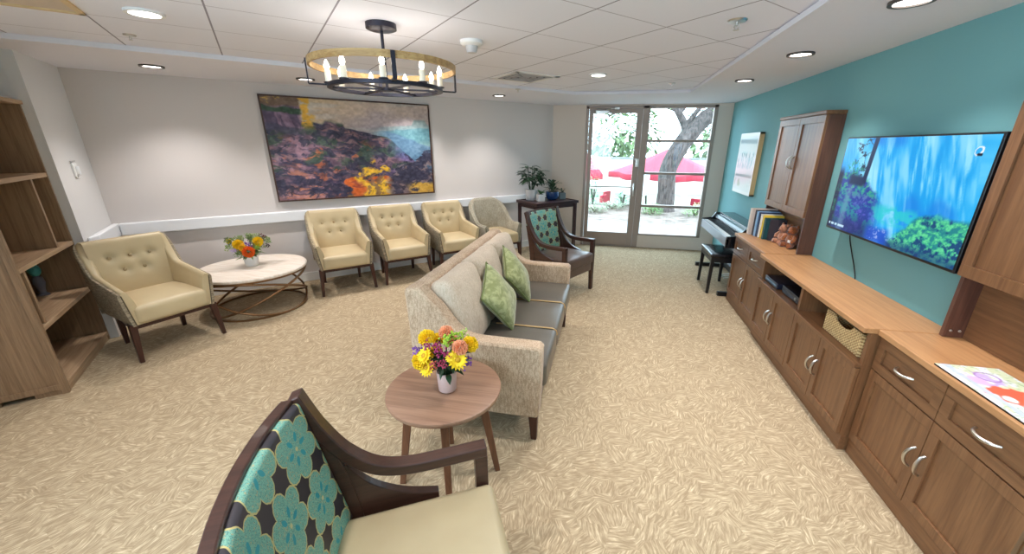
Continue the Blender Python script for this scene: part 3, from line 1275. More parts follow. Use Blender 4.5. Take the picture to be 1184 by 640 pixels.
def spline(pts, n=6):
    out = []
    m = len(pts)
    for i in range(m - 1):
        p0, p1, p2, p3 = [Vector(pts[max(0, min(m - 1, i + k))]) for k in (-1, 0, 1, 2)]
        for j in range(n):
            t = j / n
            out.append(.5 * ((2 * p1) + (p2 - p0) * t + (2 * p0 - 5 * p1 + 4 * p2 - p3) * t * t + (3 * p1 - p0 - 3 * p2 + p3) * t ** 3))
    out.append(Vector(pts[-1]))
    return out


def floral_chair(t, seatmat):
    W = .31
    fm = M['espresso']
    for s in (-1, 1):
        x0, x1 = (W - .052, W) if s > 0 else (-W, -W + .052)
        mb = MB()
        arm = spline([(.30, .603), (.16, .597), (.03, .597), (-.07, .622), (-.15, .69), (-.215, .80), (-.268, .944)])
        strip_solid(mb, arm, [.04] * 25 + [.037] * 6 + [.034] * 6, x0, x1)
        mb.build('arm', fm, t, smooth=True, bevel=.004, angle=30)
        mb = MB()
        strip_solid(mb, [(.278, .585), (.278, .3), (.282, 0)], [.046, .046, .034], x0 + .003, x1 - .003)
        mb.build('front_leg', fm, t, smooth=False, bevel=.003)
        mb = MB()
        back = spline([(-.232, .80), (-.208, .70), (-.18, .56), (-.165, .40), (-.19, .22), (-.27, 0)])
        strip_solid(mb, back, [.05] * 6 + [.055] * 6 + [.06] * 6 + [.055] * 6 + [.045] * 6 + [.034], x0 + .006, x1 - .006)
        mb.build('rear_leg', fm, t, smooth=True, bevel=.003, angle=30)
        mb = MB()
        lo = spline([(-.165, .66), (-.10, .565), (0, .497), (.12, .46)])
        poly = [(p.x, p.y) for p in lo] + [(.12, .42), (-.19, .42), (-.19, .66)]
        mb.prism(poly, x0 + .01, x1 - .01, lambda u, w, q: (q, u, w))
        mb.build('side_brace', fm, t, smooth=False, bevel=.003)
    # bowed top rail and back surround
    mb = MB()

    def back_y(x, z):
        return -.165 - .085 * max(0, (z - .42)) / .48 - .05 * (1 - (x / .31) ** 2)
    rings = []
    for i in range(25):
        x = -.262 + .524 * i / 24
        y = back_y(x, .93) - .004
        zt = .942
        rings.append([Vector((x, y + .006, zt - .045)), Vector((x, y + .006, zt)), Vector((x, y - .026, zt)), Vector((x, y - .026, zt - .045))])
    mb.rings(rings)
    mb.build('top_rail', fm, t, bevel=.004, angle=30)
    # padded floral back
    mb = MB()

    def warp(q, u):
        x, y, z = q
        zz = z + .687
        return (x, y + back_y(x, zz) - .002, zz)
    mb.rbox((0, 0, 0), (.530, .04, .484), .012, (0, .014, 0), n=10, warp=warp)
    mb.build('back_pad', M['floral'], t, label='floral medallion back in turquoise on charcoal')
    mb = MB()

    def warp2(q, u):
        x, y, z = q
        zz = z + .675
        return (x, y + back_y(x, zz) - .034, zz)
    mb.rbox((0, 0, 0), (.525, .018, .475), .006, n=10, warp=warp2)
    mb.build('back_outside', M['floral'], t)
    # seat
    mb = MB()

    def sw(q, u):
        x, y, z = q
        k = 1 - .06 * (1 - u[1]) * .5
        return (x * k, y, z)
    mb.rbox((0, .055, .405), (.522, .52, .125), .028, (0, .004, .02), warp=sw)
    mb.build('seat', seatmat, t)
    mb = MB()
    mb.rbox((0, .055, .30), (.50, .49, .10), .012)
    mb.build('seat_base', seatmat, t)


near = thing('floral_armchair', 'floral turquoise-backed armchair with cream seat beside the small round side table', 'chair', (0, 0, 0), 0, 'wood-framed floral armchairs')
floral_chair(near, M['seat_tan'])
fN = Vector((.885, .465)).normalized()
lN = Vector((-fN.y, fN.x))
cN = Vector((-.385, 1.115)) - lN * .31 - fN * .30
near.location = (*cN, 0)
near.rotation_euler = (0, 0, face(*fN))
far = thing('floral_armchair', 'floral turquoise-backed armchair with brown seat in front of the dark plant table', 'chair', (0, 0, 0), 0, 'wood-framed floral armchairs')
floral_chair(far, M['seat_brown'])
fF = Vector((.876, -.48)).normalized()
cF = (Vector((-.39, 3.99)) + Vector((-.104, 4.51))) / 2 - fF * .30
far.location = (*cF, 0)
far.rotation_euler = (0, 0, face(*fF))

# ------------------------------------------------------------------ sofa (front faces +x)
t = thing('sofa', 'beige tweed three-seat sofa with gray vinyl seat cushions in the middle of the carpet', 'sofa', (-.66, 2.62, 0))
ox, oy = -.66, 2.62
YA, YZ = 1.80 - oy, 3.44 - oy
XF, XB = -.285 - ox, -1.045 - ox
AT = .105
TOP = .915
# back shell
mb = MB()
prof = [(XB + .05, .17), (XB + .012, .5), (XB - .005, TOP - .02), (XB + .005, TOP), (XB + .075, TOP), (XB + .09, TOP - .02), (XB + .15, .45), (XB + .17, .17)]
mb.prism(prof, YA + .006, YZ - .006, lambda u, w, q: (u, q, w))
mb.build('back_frame', M['tweed'], t, bevel=.014, smooth=True)
for s in (-1, 1):
    ya, yb = (YA, YA + AT) if s < 0 else (YZ - AT, YZ)
    top = spline([(XB + .080, TOP + .002), (XB + .125, TOP - .05), (XB + .19, .80), (XB + .255, .71), (XB + .32, .655), (XB + .40, .634), (XF - .12, .63), (XF - .02, .628)], 5)
    poly = [(p.x, p.y) for p in top] + [(XF, .61), (XF - .004, .40), (XF - .016, .178), (XB + .06, .178)] + [(XB + .006, .5), (XB - .008, TOP - .02), (XB + .004, TOP + .002)]
    mb = MB()
    mb.prism(poly, ya, yb, lambda u, w, q: (u, q, w))
    mb.build('arm', M['tweed'], t, bevel=.016, smooth=True)
ca, cz = YA + AT, YZ - AT
cw = (cz - ca) / 3
mb = MB()
mb.rbox(((XB + .12 + XF - .03) / 2, 0, .245), (XF - .03 - XB - .12, cz - ca + .01, .15), .02)
mb.build('seat_base', M['seat_gray'], t)
for k in range(3):
    yc = ca + cw * (k + .5)
    mb = MB()
    mb.rbox(((XB + .22 + XF + .012) / 2, yc, .392), (XF + .012 - XB - .22, cw - .004, .15), .026, (.004, .002, .020))
    sc = mb.build('seat_cushion', M['seat_gray'], t)
    mb = MB()
    for yy in ((yc - cw / 2 + .006,) if k else ()):
        mb.tube([(XB + .34, yy, .468), (XF - .02, yy, .466), (XF + .006, yy, .452), (XF + .012, yy, .42)], .005, 6)
    if k:
        mb.build('piping', M['cordtan'], sc)
    else:
        mb.bm.free()
    mb = MB()
    Rm = Matrix.Rotation(math.radians(-14), 4, 'Y')

    def bw(q, u):
        z = q[2] + .018 * (u[1] ** 2) * (u[2] > 0) * u[2]
        return (q[0], q[1], z)
    mb.rbox((XB + .195, yc, .675), (.15, cw - .004, .46), .05, (.05, 0, .015), M=Rm, warp=bw)
    mb.build('back_cushion', M['tweed_soft'], t)
for s in (-1, 1):
    for xx in (XF - .05, XB + .12):
        mb = MB()
        yy = YA + .05 if s < 0 else YZ - .05
        mb.bar((xx, yy, .19), (xx + (.005 if xx > 0 else -.01), yy, 0), .055, .055, .034, .034, up=(0, 1, 0))
        mb.build('leg', M['mahog'], t, smooth=False, bevel=.003)


def pillow(label, B, T, L, size, mat, thick=.075):
    B, T, L = Vector(B), Vector(T), Vector(L)
    c = (B + T) / 2
    up_ = (T - B).normalized()
    lr = (L - c)
    lr = (lr - up_ * lr.dot(up_)).normalized()
    n = up_.cross(lr).normalized()
    if n.x < 0:
        n = -n
    a = (up_ + lr).normalized()
    b = n.cross(a)
    o = thing('throw_pillow', label, 'cushion', tuple(c), 0, 'green throw pillows on the sofa')
    mb = MB()
    N = 20
    h = size / 2
    g = {}
    for side in (1, -1):
        for i in range(N + 1):
            for j in range(N + 1):
                u, v = -1 + 2 * i / N, -1 + 2 * j / N
                on = i in (0, N) or j in (0, N)
                if on and side < 0:
                    g[side, i, j] = g[1, i, j]
                    continue
                x = h * u * (.93 + .07 * v * v)
                y = h * v * (.93 + .07 * u * u)
                tt = thick * (max(0, (1 - u * u) * (1 - v * v)) ** .42)
                tt *= 1 + .10 * math.sin(3.1 * u + 2 * v) * side
                g[side, i, j] = mb.v(a * x + b * y + n * tt * side)
    for side in (1, -1):
        for i in range(N):
            for j in range(N):
                mb.face([g[side, i, j], g[side, i + 1, j], g[side, i + 1, j + 1], g[side, i, j + 1]])
    mb.build('pillow_cover', mat, o, angle=80)
    mb = MB()
    ed = []
    seq = [(i, 0) for i in range(N)] + [(N, j) for j in range(N)] + [(i, N) for i in range(N, 0, -1)] + [(0, j) for j in range(N, 0, -1)]
    for i, j in seq:
        u, v = -1 + 2 * i / N, -1 + 2 * j / N
        ed.append(a * h * u * (.93 + .07 * v * v) + b * h * v * (.93 + .07 * u * u))
    mb.tube(ed, .005, 6, closed=True)
    mb.build('welt', plain_cache('green_welt', (112, 122, 70), .8), o)


pillow('green velvet pillow leaning on the sofa, nearer the flower vase', (-.565, 2.29, .482), (-.78, 2.45, .874), (-.70, 2.10, .71), .36, M['green'])
pillow('green velvet pillow leaning on the sofa, nearer the glass door', (-.555, 2.81, .482), (-.78, 2.91, .874), (-.68, 2.63, .72), .36, M['green'])

# ------------------------------------------------------------------ side table and its bouquet
t = thing('side_table', 'small round walnut side table on four slanted legs at the sofa end', 'table', (-.706, 1.486, 0))
mb = MB()
mb.lathe([(.001, .522), (.255, .522), (.268, .528), (.272, .540), (.270, .548), (.264, .551), (.001, .551)], 56)
mb.build('tabletop', M['walnut'], t, angle=30)
mb = MB()
a0 = math.atan2(.09, .23)
for k in range(2):
    a = a0 + k * PI / 2
    p = Vector((math.cos(a), math.sin(a), 0)) * .17
    mb.bar(p + Vector((0, 0, .502)), -p + Vector((0, 0, .502)), .03, .04)
mb.build('cross_stretcher', M['walnut_leg'], t, smooth=False, bevel=.003)
for k in range(4):
    a = a0 + k * PI / 2
    p = Vector((math.cos(a), math.sin(a), 0))
    mb = MB()
    mb.bar(p * .165 + Vector((0, 0, .524)), p * .245, .045, .038, .028, .026, up=(-p.y, p.x, 0))
    mb.build('leg', M['walnut_leg'], t, smooth=False, bevel=.004)


def bloom(mb_list, c, r, kind, nrm):
    """one flower head: petals facing nrm; returns (petal mb, centre mb)"""
    nrm = Vector(nrm).normalized()
    a = nrm.orthogonal().normalized()
    b = nrm.cross(a)
    c = Vector(c)
    pm, cm = MB(), None
    if kind == 'daisy':
        for lay, (n, rr, tilt) in enumerate(((16, 1., .12), (13, .72, .35))):
            for k in range(n):
                t = 2 * PI * (k + .5 * lay) / n
                d = a * math.cos(t) + b * math.sin(t)
                s = nrm.cross(d)
                w = r * .17
                p0 = c + d * r * .15 + nrm * .004 * lay
                p1 = c + d * r * rr * .65 + nrm * r * tilt * .8 + s * w
                p2 = c + d * r * rr + nrm * r * tilt
                p3 = c + d * r * rr * .65 + nrm * r * tilt * .8 - s * w
                q = [pm.v(x) for x in (p0, p1, p2, p3)]
                pm.face(q)
        cm = MB()
        Mx = Matrix((a, b, nrm)).transposed()
        cm.ball(c + nrm * r * .16, (r * .26, r * .26, r * .16), 10, 6, Mx)
    elif kind == 'pom':
        rnd = random.Random(int(c.x * 1e4) + int(c.z * 1e4))
        for k in range(90):
            z = -0.35 + 1.3 * (k + .5) / 90
            z = min(z, .98)
            t = k * 2.39996
            q = math.sqrt(max(0, 1 - z * z))
            d = a * q * math.cos(t) + b * q * math.sin(t) + nrm * z
            s = d.orthogonal().normalized()
            u = d.cross(s)
            w = r * .20
            p = c + d * r * (.88 + .14 * rnd.random())
            vs = [pm.v(c + d * r * .45), pm.v(p + s * w), pm.v(p + u * w + d * .004), pm.v(p - s * w), pm.v(p - u * w)]
            pm.face([vs[0], vs[1], vs[2]])
            pm.face([vs[0], vs[2], vs[3]])
            pm.face([vs[0], vs[3], vs[4]])
            pm.face([vs[0], vs[4], vs[1]])
    elif kind == 'sprig':
        rnd = random.Random(int(c.y * 1e4) + int(c.z * 1e4))
        for k in range(26):
            d = Vector((rnd.uniform(-1, 1), rnd.uniform(-1, 1), rnd.uniform(-.8, 1)))
            d = d.normalized() * rnd.uniform(.3, 1) * r
            pm.ball(c + d, r * rnd.uniform(.12, .2), 5, 4)
    return pm, cm


def leafblade(mb, p, d, L, w, droop=.2, up_=Vector((0, 0, 1))):
    d = Vector(d).normalized()
    s = d.cross(up_)
    if s.length < .05:
        s = Vector((1, 0, 0))
    s.normalize()
    n = s.cross(d)
    p = Vector(p)
    prev = None
    N = 5
    for i in range(N + 1):
        t = i / N
        ww = w * math.sin(PI * (.08 + .92 * t)) ** .8 if t < 1 else .0005
        c = p + d * L * t - Vector((0, 0, 1)) * droop * L * t * t
        row = [mb.v(c + s * ww / 2 + n * ww * .12), mb.v(c - n * .0), mb.v(c - s * ww / 2 + n * ww * .12)]
        if prev:
            mb.face([prev[0], prev[1], row[1], row[0]])
            mb.face([prev[1], prev[2], row[2], row[1]])
        prev = row


FM = {}


def fmat(c):
    if c not in FM:
        FM[c] = plain('petal_%d_%d_%d' % c, c, .7)
    return FM[c]


YEL, PUR, MAG, PEA, LIM, ORA, LAV = (246, 210, 34), (126, 78, 158), (158, 44, 96), (240, 172, 130), (160, 190, 62), (238, 116, 36), (204, 182, 220)
MAROON = (110, 36, 66)


def bouquet(t, pot_prof, potmat, blooms, leaves, leafmat, seed):
    mb = MB()
    mb.lathe(pot_prof, 28)
    mb.build('vase', potmat, t, angle=50)
    ztop = max(z for r, z in pot_prof)
    mb = MB()
    for (x, y, z, r, k, c) in blooms:
        mb.tube([(x * .12, y * .12, ztop - .03), (x * .5, y * .5, (ztop + z) / 2 + .01), (x, y, z - r * .2)], .0025, 5)
    rnd = random.Random(seed)
    for k in range(leaves):
        a = rnd.uniform(0, 2 * PI)
        el = rnd.uniform(-.1, .9)
        d = Vector((math.cos(a), math.sin(a), el))
        r0 = rnd.uniform(.01, .06)
        leafblade(mb, (math.cos(a) * r0, math.sin(a) * r0, ztop + rnd.uniform(-.005, .07)), d, rnd.uniform(.05, .10), rnd.uniform(.018, .032), rnd.uniform(.1, .6))
    mb.build('stems_and_leaves', leafmat, t, angle=80)
    for (x, y, z, r, k, c) in blooms:
        # heads look outward, upward
        n = Vector((x, y, max(.02, (z - ztop) * .7)))
        pm, cm = bloom(None, (x, y, z), r, k, n)
        o = pm.build('bloom', fmat(c), t, angle=60)
        if cm:
            cm.build('bloom_center', fmat((196, 150, 30)), o)


# view direction helpers: place blooms in the plane that faces the camera
t = thing('flower_vase', 'blush ceramic vase of yellow, purple and peach flowers on the walnut side table', 'flowers', (-.682, 1.470, .551))
to_cam = Vector((.682, -1.470, 0)).normalized()
rightv = Vector((-to_cam.y, to_cam.x, 0))


def bl(px, py, fwd, r, k, c, cx=518, cy=453, s=268., dirs=(rightv, to_cam), zk=1.0, kf=.42):
    dx, dz = (px - cx) / s, (cy - py) / s * zk
    p = dirs[0] * dx + dirs[1] * fwd
    return (p.x, p.y, dz + fwd * kf, r, k, c)


B1 = [bl(498, 378, .00, .038, 'pom', YEL), bl(548, 392, .03, .037, 'pom', YEL), bl(494, 399, .07, .042, 'daisy', YEL),
      bl(496, 414, .08, .045, 'daisy', YEL), bl(531, 408, .10, .050, 'daisy', YEL), bl(490, 406, .05, .04, 'pom', YEL),
      bl(535, 394, .07, .035, 'pom', PEA), bl(521, 374, .0, .034, 'pom', PEA), bl(521, 381, .05, .036, 'sprig', LIM),
      bl(532, 379, .02, .034, 'sprig', LIM), bl(542, 377, -.03, .03, 'sprig', (186, 206, 120)), bl(486, 392, .02, .028, 'sprig', PUR),
      bl(497, 386, .05, .024, 'sprig', MAG), bl(511, 394, .09, .030, 'sprig', MAG), bl(508, 388, .06, .024, 'sprig', MAG),
      bl(519, 399, .09, .026, 'sprig', MAG), bl(514, 412, .11, .026, 'sprig', (172, 60, 92)), bl(503, 412, .10, .024, 'sprig', (198, 96, 90)),
      bl(542, 416, .06, .034, 'sprig', PUR), bl(484, 397, .03, .02, 'sprig', (150, 100, 180)), bl(524, 404, .10, .028, 'daisy', (250, 220, 60)),
      bl(506, 401, -.05, .036, 'pom', YEL), bl(528, 390, -.08, .036, 'pom', PEA), bl(512, 384, -.09, .034, 'pom', YEL)]
bouquet(t, [(.001, 0), (.036, 0), (.042, .006), (.047, .10), (.047, .104), (.043, .104), (.040, .02), (.001, .018)], M['pink_pot'], B1, 42, M['leaf'], 3)

# ------------------------------------------------------------------ coffee table and its bouquet
t = thing('coffee_table', 'round coffee table with whitewashed top on looping bronze hoops near the tan chairs', 'table', (-3.59, 3.24, 0))
mb = MB()
mb.lathe([(.001, .405), (.482, .405), (.494, .412), (.496, .430), (.490, .438), (.001, .440)], 64)
mb.build('tabletop', M['marble'], t, angle=30)
mb = MB()
mb.band(.482, .388, .405, .012, 64)
mb.build('top_hoop', M['bronze'], t, angle=30)
mb = MB()
mb.band(.440, 0, .018, .012, 64)
mb.build('floor_hoop', M['bronze'], t, angle=30)
for k in range(3):
    a = k * 2 * PI / 3 + .9
    ax = Vector((math.cos(a), math.sin(a), 0))
    pr = Vector((-ax.y, ax.x, 0))
    pts = []
    for i in range(48):
        q = 2 * PI * i / 48
        w = math.cos(q)
        rr = .452 + .02 * w
        pts.append(ax * rr * math.cos(q) + pr * rr * math.sin(q) + Vector((0, 0, .198 + .190 * w)))
    mb = MB()
    mb.tube(pts, .0115, 8, closed=True)
    mb.build('slanted_hoop', M['bronze'], t, angle=60)
t = thing('flower_pot', 'small white pot of mixed garden flowers on the round coffee table', 'flowers', (-3.62, 3.27, .440))
tc = Vector((3.62, -3.27, 0)).normalized()
rv = Vector((-tc.y, tc.x, 0))


def b2(px, py, fwd, r, k, c):
    return bl(px, py, fwd, r, k, c, 290, 308, 116., (rv, tc), 1.0, .2)


B2 = [b2(281, 281, .06, .050, 'pom', YEL), b2(300, 280, .05, .050, 'pom', YEL), b2(289, 291, .13, .056, 'pom', ORA),
      b2(291, 283, .10, .040, 'sprig', PUR), b2(275, 287, .08, .038, 'sprig', LAV), b2(306, 274, .0, .032, 'sprig', MAROON),
      b2(271, 273, -.02, .03, 'sprig', (70, 62, 50)), b2(298, 286, .10, .036, 'sprig', LIM), b2(270, 283, .02, .035, 'sprig', (150, 176, 90)),
      b2(284, 273, -.03, .035, 'sprig', (150, 170, 110)), b2(295, 272, -.04, .04, 'sprig', (164, 180, 124)), b2(273, 276, .02, .026, 'pom', (220, 200, 60)),
      b2(309, 286, .03, .03, 'sprig', (52, 44, 46)), b2(284, 285, .10, .035, 'pom', (248, 206, 50)), b2(311, 281, .0, .035, 'sprig', (120, 150, 90)),
      b2(278, 292, .08, .035, 'sprig', (120, 150, 80))]
_r = random.Random(8)
for _k in range(34):
    _a = _r.uniform(0, 2 * PI)
    _q = math.sqrt(_r.random())
    B2.append(b2(288 + 24 * _q * math.cos(_a), 281 - 10 * _q * math.sin(_a), _r.uniform(-.09, .03), .036, 'sprig', _r.choice(((132, 152, 92), (112, 136, 78), (160, 174, 120)))))
bouquet(t, [(.001, 0), (.052, 0), (.058, .006), (.068, .10), (.068, .105), (.062, .105), (.056, .02), (.001, .018)], M['white_pot'], B2, 110, M['leaf3'], 5)

# ------------------------------------------------------------------ bookcase (local x along its face, +y out of its face)
t = thing('bookcase', 'tall wooden bookcase with staggered open shelves standing beside the white pier', 'bookcase', (*pos(-1.378, .79), 0), -PI / 4)
BW, BD, BH = .972, .35, 1.912
TH = .03
for nm, x0, x1 in (('side_panel', 0, TH), ('side_panel', BW - TH, BW)):
    mb = MB()
    if x0 == 0:
        mb.box(x0, x1, -BD, 0, 0, BH)
    else:
        # outer side with a raised frame and a notch at the floor
        f = lambda u, w, q: (q, u, w)
        mb.prism([(-BD, 0), (-.31, 0), (-.31, .032), (-.16, .032), (-.16, 0), (0, 0), (0, BH), (-BD, BH)], x0, x1 - .006, f)
        for (a, b, c, d) in ((-.035, 0, .0, BH), (-BD, -BD + .035, 0.0, BH), (-BD + .035, -.035, .034, .075), (-BD + .035, -.035, BH - .05, BH)):
            mb.box(x1 - .006, x1, a, b, c, d)
    mb.build(nm, M['oak'], t, smooth=False, bevel=.002)
mb = MB()
mb.box(TH, BW - TH, -BD, -BD + .015, .03, BH - .01)
mb.build('back_panel', M['oak_in'], t, smooth=False)
mb = MB()
mb.box(-.012, BW + .012, -BD, .012, BH, BH + .028)
mb.build('top', M['oak_x'], t, smooth=False, bevel=.003)
for z in (.075, .497, .895, 1.43):
    mb = MB()
    mb.box(TH, BW - TH, -BD + .015, 0, z - .032, z)
    mb.build('shelf', M['oak_x'], t, smooth=False, bevel=.002)
mb = MB()
mb.box(TH, BW - TH, -.03, -.008, 0.0, .043)
mb.build('plinth', M['oak_x'], t, smooth=False)
for x, za, zb in ((.268, .895, 1.398), (.855, .497, .863)):
    mb = MB()
    mb.box(x, x + .026, -BD + .015, -.008, za, zb)
    mb.build('divider', M['oak'], t, smooth=False, bevel=.002)
# figurine on the third shelf
bx = .11
wp = Vector((*pos(-1.378, .79), 0)) + Vector((1, -1, 0)).normalized() * bx - Vector((1, 1, 0)).normalized() * .235
t2 = thing('figurine', 'small turquoise and gray figurine standing on the bookcase shelf', 'figurine', (wp.x, wp.y, .497), 0)
mb = MB()
mb.lathe([(.001, 0), (.034, 0), (.034, .012), (.018, .02), (.024, .06), (.034, .10), (.03, .14), (.014, .165), (.001, .17)], 16)
mb.build('body', plain('figurine_gray', (104, 108, 122), .4), t2, angle=60)
mb = MB()
mb.ball((0, 0, .205), (.04, .036, .05), 14, 10)
mb.ball((.02, 0, .25), (.018, .016, .022), 10, 6)
mb.build('head', plain('figurine_turquoise', (74, 168, 168), .3), t2, angle=60)

# ------------------------------------------------------------------ cabinets along the teal wall
def panel_front(mb, x, y0, y1, z0, z1, fr=.048, th=.018, rec=.010):
    """shaker front facing -x at plane x"""
    mb.box(x, x + th, y0, y1, z0, z0 + fr)
    mb.box(x, x + th, y0, y1, z1 - fr, z1)
    mb.box(x, x + th, y0, y0 + fr, z0 + fr, z1 - fr)
    mb.box(x, x + th, y1 - fr, y1, z0 + fr, z1 - fr)
    mb.box(x + rec, x + th, y0 + fr, y1 - fr, z0 + fr, z1 - fr)


def arc_pull(mb, x, y, z, L, vertical, proj=.03, sag=.006):
    pts, rad = [], []
    for i in range(13):
        u = -1 + 2 * i / 12
        p = proj * (1 - u ** 2) ** .6
        c = (1 - u * u) * sag
        if vertical:
            pts.append((x - p, y + c, z + u * L / 2))
        else:
            pts.append((x - p, y + u * L / 2, z - c))
        rad.append(.0052 + .002 * (1 - u * u))
    mb.tube(pts, rad, 8)


def base_cabinet(label, y0, y1, xf):
    t = thing('base_cabinet', label, 'cabinet', ((xf + TX) / 2, (y0 + y1) / 2, 0), 0, 'wooden base cabinets with drawers')
    ox, oy = t.location.x, t.location.y
    a, b = y0 - oy, y1 - oy
    f, w = xf - ox, TX - .004 - ox
    mb = MB()
    mb.box(f + .02, w, a, b, .10, .742)
    mb.build('carcass', M['cab_z'], t, smooth=False)
    mb = MB()
    mb.box(f + .012, w, a, b, 0, .10)
    mb.build('plinth', M['cab_y'], t, smooth=False, bevel=.002)
    mb = MB()
    mb.box(f - .016, w, a - .002, b + .002, .742, .772)
    mb.build('countertop', M['worktop'], t, smooth=False, bevel=.004)
    m = (a + b) / 2
    for (p, q, side) in ((a + .004, m - .002, 1), (m + .002, b - .004, -1)):
        mb = MB()
        panel_front(mb, f, p, q, .555, .735)
        d = mb.build('drawer', M['cab_y'], t, smooth=False, bevel=.0015)
        mb = MB()
        arc_pull(mb, f, (p + q) / 2, .652, .105, False)
        mb.build('handle', M['nickel'], d)
        mb = MB()
        panel_front(mb, f, p, q, .105, .548)
        d = mb.build('door', M['cab_z'], t, smooth=False, bevel=.0015)
        mb = MB()
        yy = (q - .026) if side > 0 else (p + .026)
        arc_pull(mb, f, yy, .335, .105, True, sag=-.006 if side > 0 else .006)
        mb.build('handle', M['nickel'], d)
    return t


base_cabinet('wooden base cabinet with two drawers under the flower poster, below the television end', 1.24, 2.102, 1.432)
base_cabinet('wooden base cabinet with two drawers beside the digital piano, below the books', 3.628, 4.505, 1.412)
# television console
xf, y0, y1 = 1.376, 2.112, 3.604
t = thing('media_console', 'long low media console with four doors and open shelves below the television', 'cabinet', ((xf + TX) / 2, (y0 + y1) / 2, 0))
ox, oy = t.location.x, t.location.y
a, b, f, w = y0 - oy, y1 - oy, xf - ox, TX - .004 - ox
mb = MB()
mb.box(f + .02, w, a + .028, b - .028, .10, .535)
mb.box(f + .019, w, a, a + .028, .10, .742)
mb.box(f + .019, w, b - .028, b, .10, .742)
mb.box(f + .012, w, -.015 - .0, .015, .555, .742)
mb.build('carcass', M['cab_z'], t, smooth=False)
mb = MB()
mb.box(w - .02, w, a + .028, b - .028, .555, .742)
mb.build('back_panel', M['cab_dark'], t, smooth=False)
mb = MB()
mb.box(f - .012, w - .001, a + .002, b - .002, .535, .557)
mb.build('shelf', M['cab_y'], t, smooth=False, bevel=.003)
mb = MB()
mb.box(f + .03, w, a, b, 0, .10)
mb.build('plinth', M['cab_y'], t, smooth=False, bevel=.002)
mb = MB()
mb.box(f - .022, w, a - .004, b + .004, .742, .772)
mb.build('countertop', M['worktop'], t, smooth=False, bevel=.004)
dw = (b - a) / 4
for k in range(4):
    p, q = a + dw * k + .003, a + dw * (k + 1) - .003
    mb = MB()
    panel_front(mb, f, p, q, .105, .53)
    d = mb.build('door', M['cab_z'], t, smooth=False, bevel=.0015)
    mb = MB()
    yy = q - .024 if k % 2 == 0 else p + .024
    arc_pull(mb, f, yy, .33, .105, True, sag=-.006 if k % 2 == 0 else .006)
    mb.build('handle', M['nickel'], d)


def hutch(label, y0, y1, xf=1.648):
    t = thing('upper_hutch', label, 'cabinet', ((xf + TX) / 2, (y0 + y1) / 2, .773), 0, 'wooden hutches standing on the base cabinets')
    ox, oy, oz = t.location
    a, b, f, w = y0 - oy, y1 - oy, xf - ox, TX - .003 - ox
    zt, zm = 1.928 - oz, 1.085 - oz
    for nm, p, q in (('side_panel', a, a + .022), ('side_panel', b - .022, b)):
        mb = MB()
        mb.box(f, w, p, q, .0005, zt - .03)
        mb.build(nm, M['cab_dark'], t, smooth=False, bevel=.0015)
    mb = MB()
    mb.box(w - .012, w, a + .022, b - .022, .0005, zt - .03)
    mb.build('back_panel', M['cab_y'], t, smooth=False)
    mb = MB()
    mb.box(f, w - .012, a + .022, b - .022, zm, zm + .024)
    mb.build('shelf', M['cab_y'], t, smooth=False)
    mb = MB()
    mb.box(f - .030, w, a - .006, b + .006, zt - .03, zt)
    mb.build('cornice', M['cab_y'], t, smooth=False, bevel=.006)
    for xx in (f + .025, w - .035):
        mb = MB()
        mb.ball((xx, b - .024, .035), (.007, .006, .007), 8, 6)
        mb.build('shelf_pin', M['nickel'], t)
    m = (a + b) / 2
    for (p, q, side) in ((a + .001, m - .0015, 1), (m + .0015, b - .001, -1)):
        mb = MB()
        panel_front(mb, f - .020, p, q, zm + .002, zt - .032, fr=.055, th=.0195)
        d = mb.build('door', M['cab_z'], t, smooth=False, bevel=.0015)
        mb = MB()
        yy = (q - .026) if side > 0 else (p + .026)
        arc_pull(mb, f - .020, yy, 1.52 - oz, .105, True, sag=-.006 if side > 0 else .006)
        mb.build('handle', M['nickel'], d)
    return t


hutch('tall wooden hutch with two doors above the books and plush bear', 3.63, 4.505)
hutch('wooden hutch with empty shelf rising beyond the television edge over the flower poster', 1.24, 2.098, 1.670)

# books standing in the far hutch
bk = [((1.50, 1.742), 4.465, .030, .272, (226, 214, 202), 'tall cream book first in the row, nearest the piano'),
      ((1.505, 1.742), 4.430, .024, .275, (214, 196, 184), 'tall pale pink-gray book second in the row from the piano'),
      ((1.53, 1.742), 4.400, .036, .262, (40, 46, 62), 'tall black-navy book third in the hutch row'),
      ((1.53, 1.742), 4.360, .026, .255, (150, 186, 222), 'light blue book between the navy and dark blue books'),
      ((1.54, 1.742), 4.328, .026, .250, (44, 62, 96), 'dark blue book next to the light blue book'),
      ((1.55, 1.742), 4.296, .026, .238, (236, 232, 226), 'white book beside the yellow-topped green book'),
      ((1.56, 1.742), 4.262, .034, .232, (232, 196, 64), 'yellow book in the hutch row'),
      ((1.565, 1.742), 4.224, .040, .212, (26, 74, 78), 'dark teal-green book next to the yellow one'),
      ((1.60, 1.742), 4.178, .030, .205, (62, 56, 64), 'charcoal book behind the plush bears, last in the row')]
for (xx, y, th, h, c, lab) in bk:
    t = thing('book', lab, 'book', (sum(xx) / 2, y, .7735), 0, 'books standing in the hutch')
    hx = (xx[1] - xx[0]) / 2
    mb = MB()
    mb.box(-hx, hx, -th / 2, -th / 2 + .003, 0, h)
    mb.box(-hx, hx, th / 2 - .003, th / 2, 0, h)
    mb.box(-hx, -hx + .003, -th / 2 + .003, th / 2 - .003, 0, h)
    mb.build('cover', plain('book_cover_%d_%d_%d' % c, c, .5), t, smooth=False)
    mb = MB()
    mb.box(-hx + .003, hx - .004, -th / 2 + .003, th / 2 - .003, .004, h - .005)
    mb.build('pages', plain_cache('book_pages', (232, 222, 200), .8), t, smooth=False)
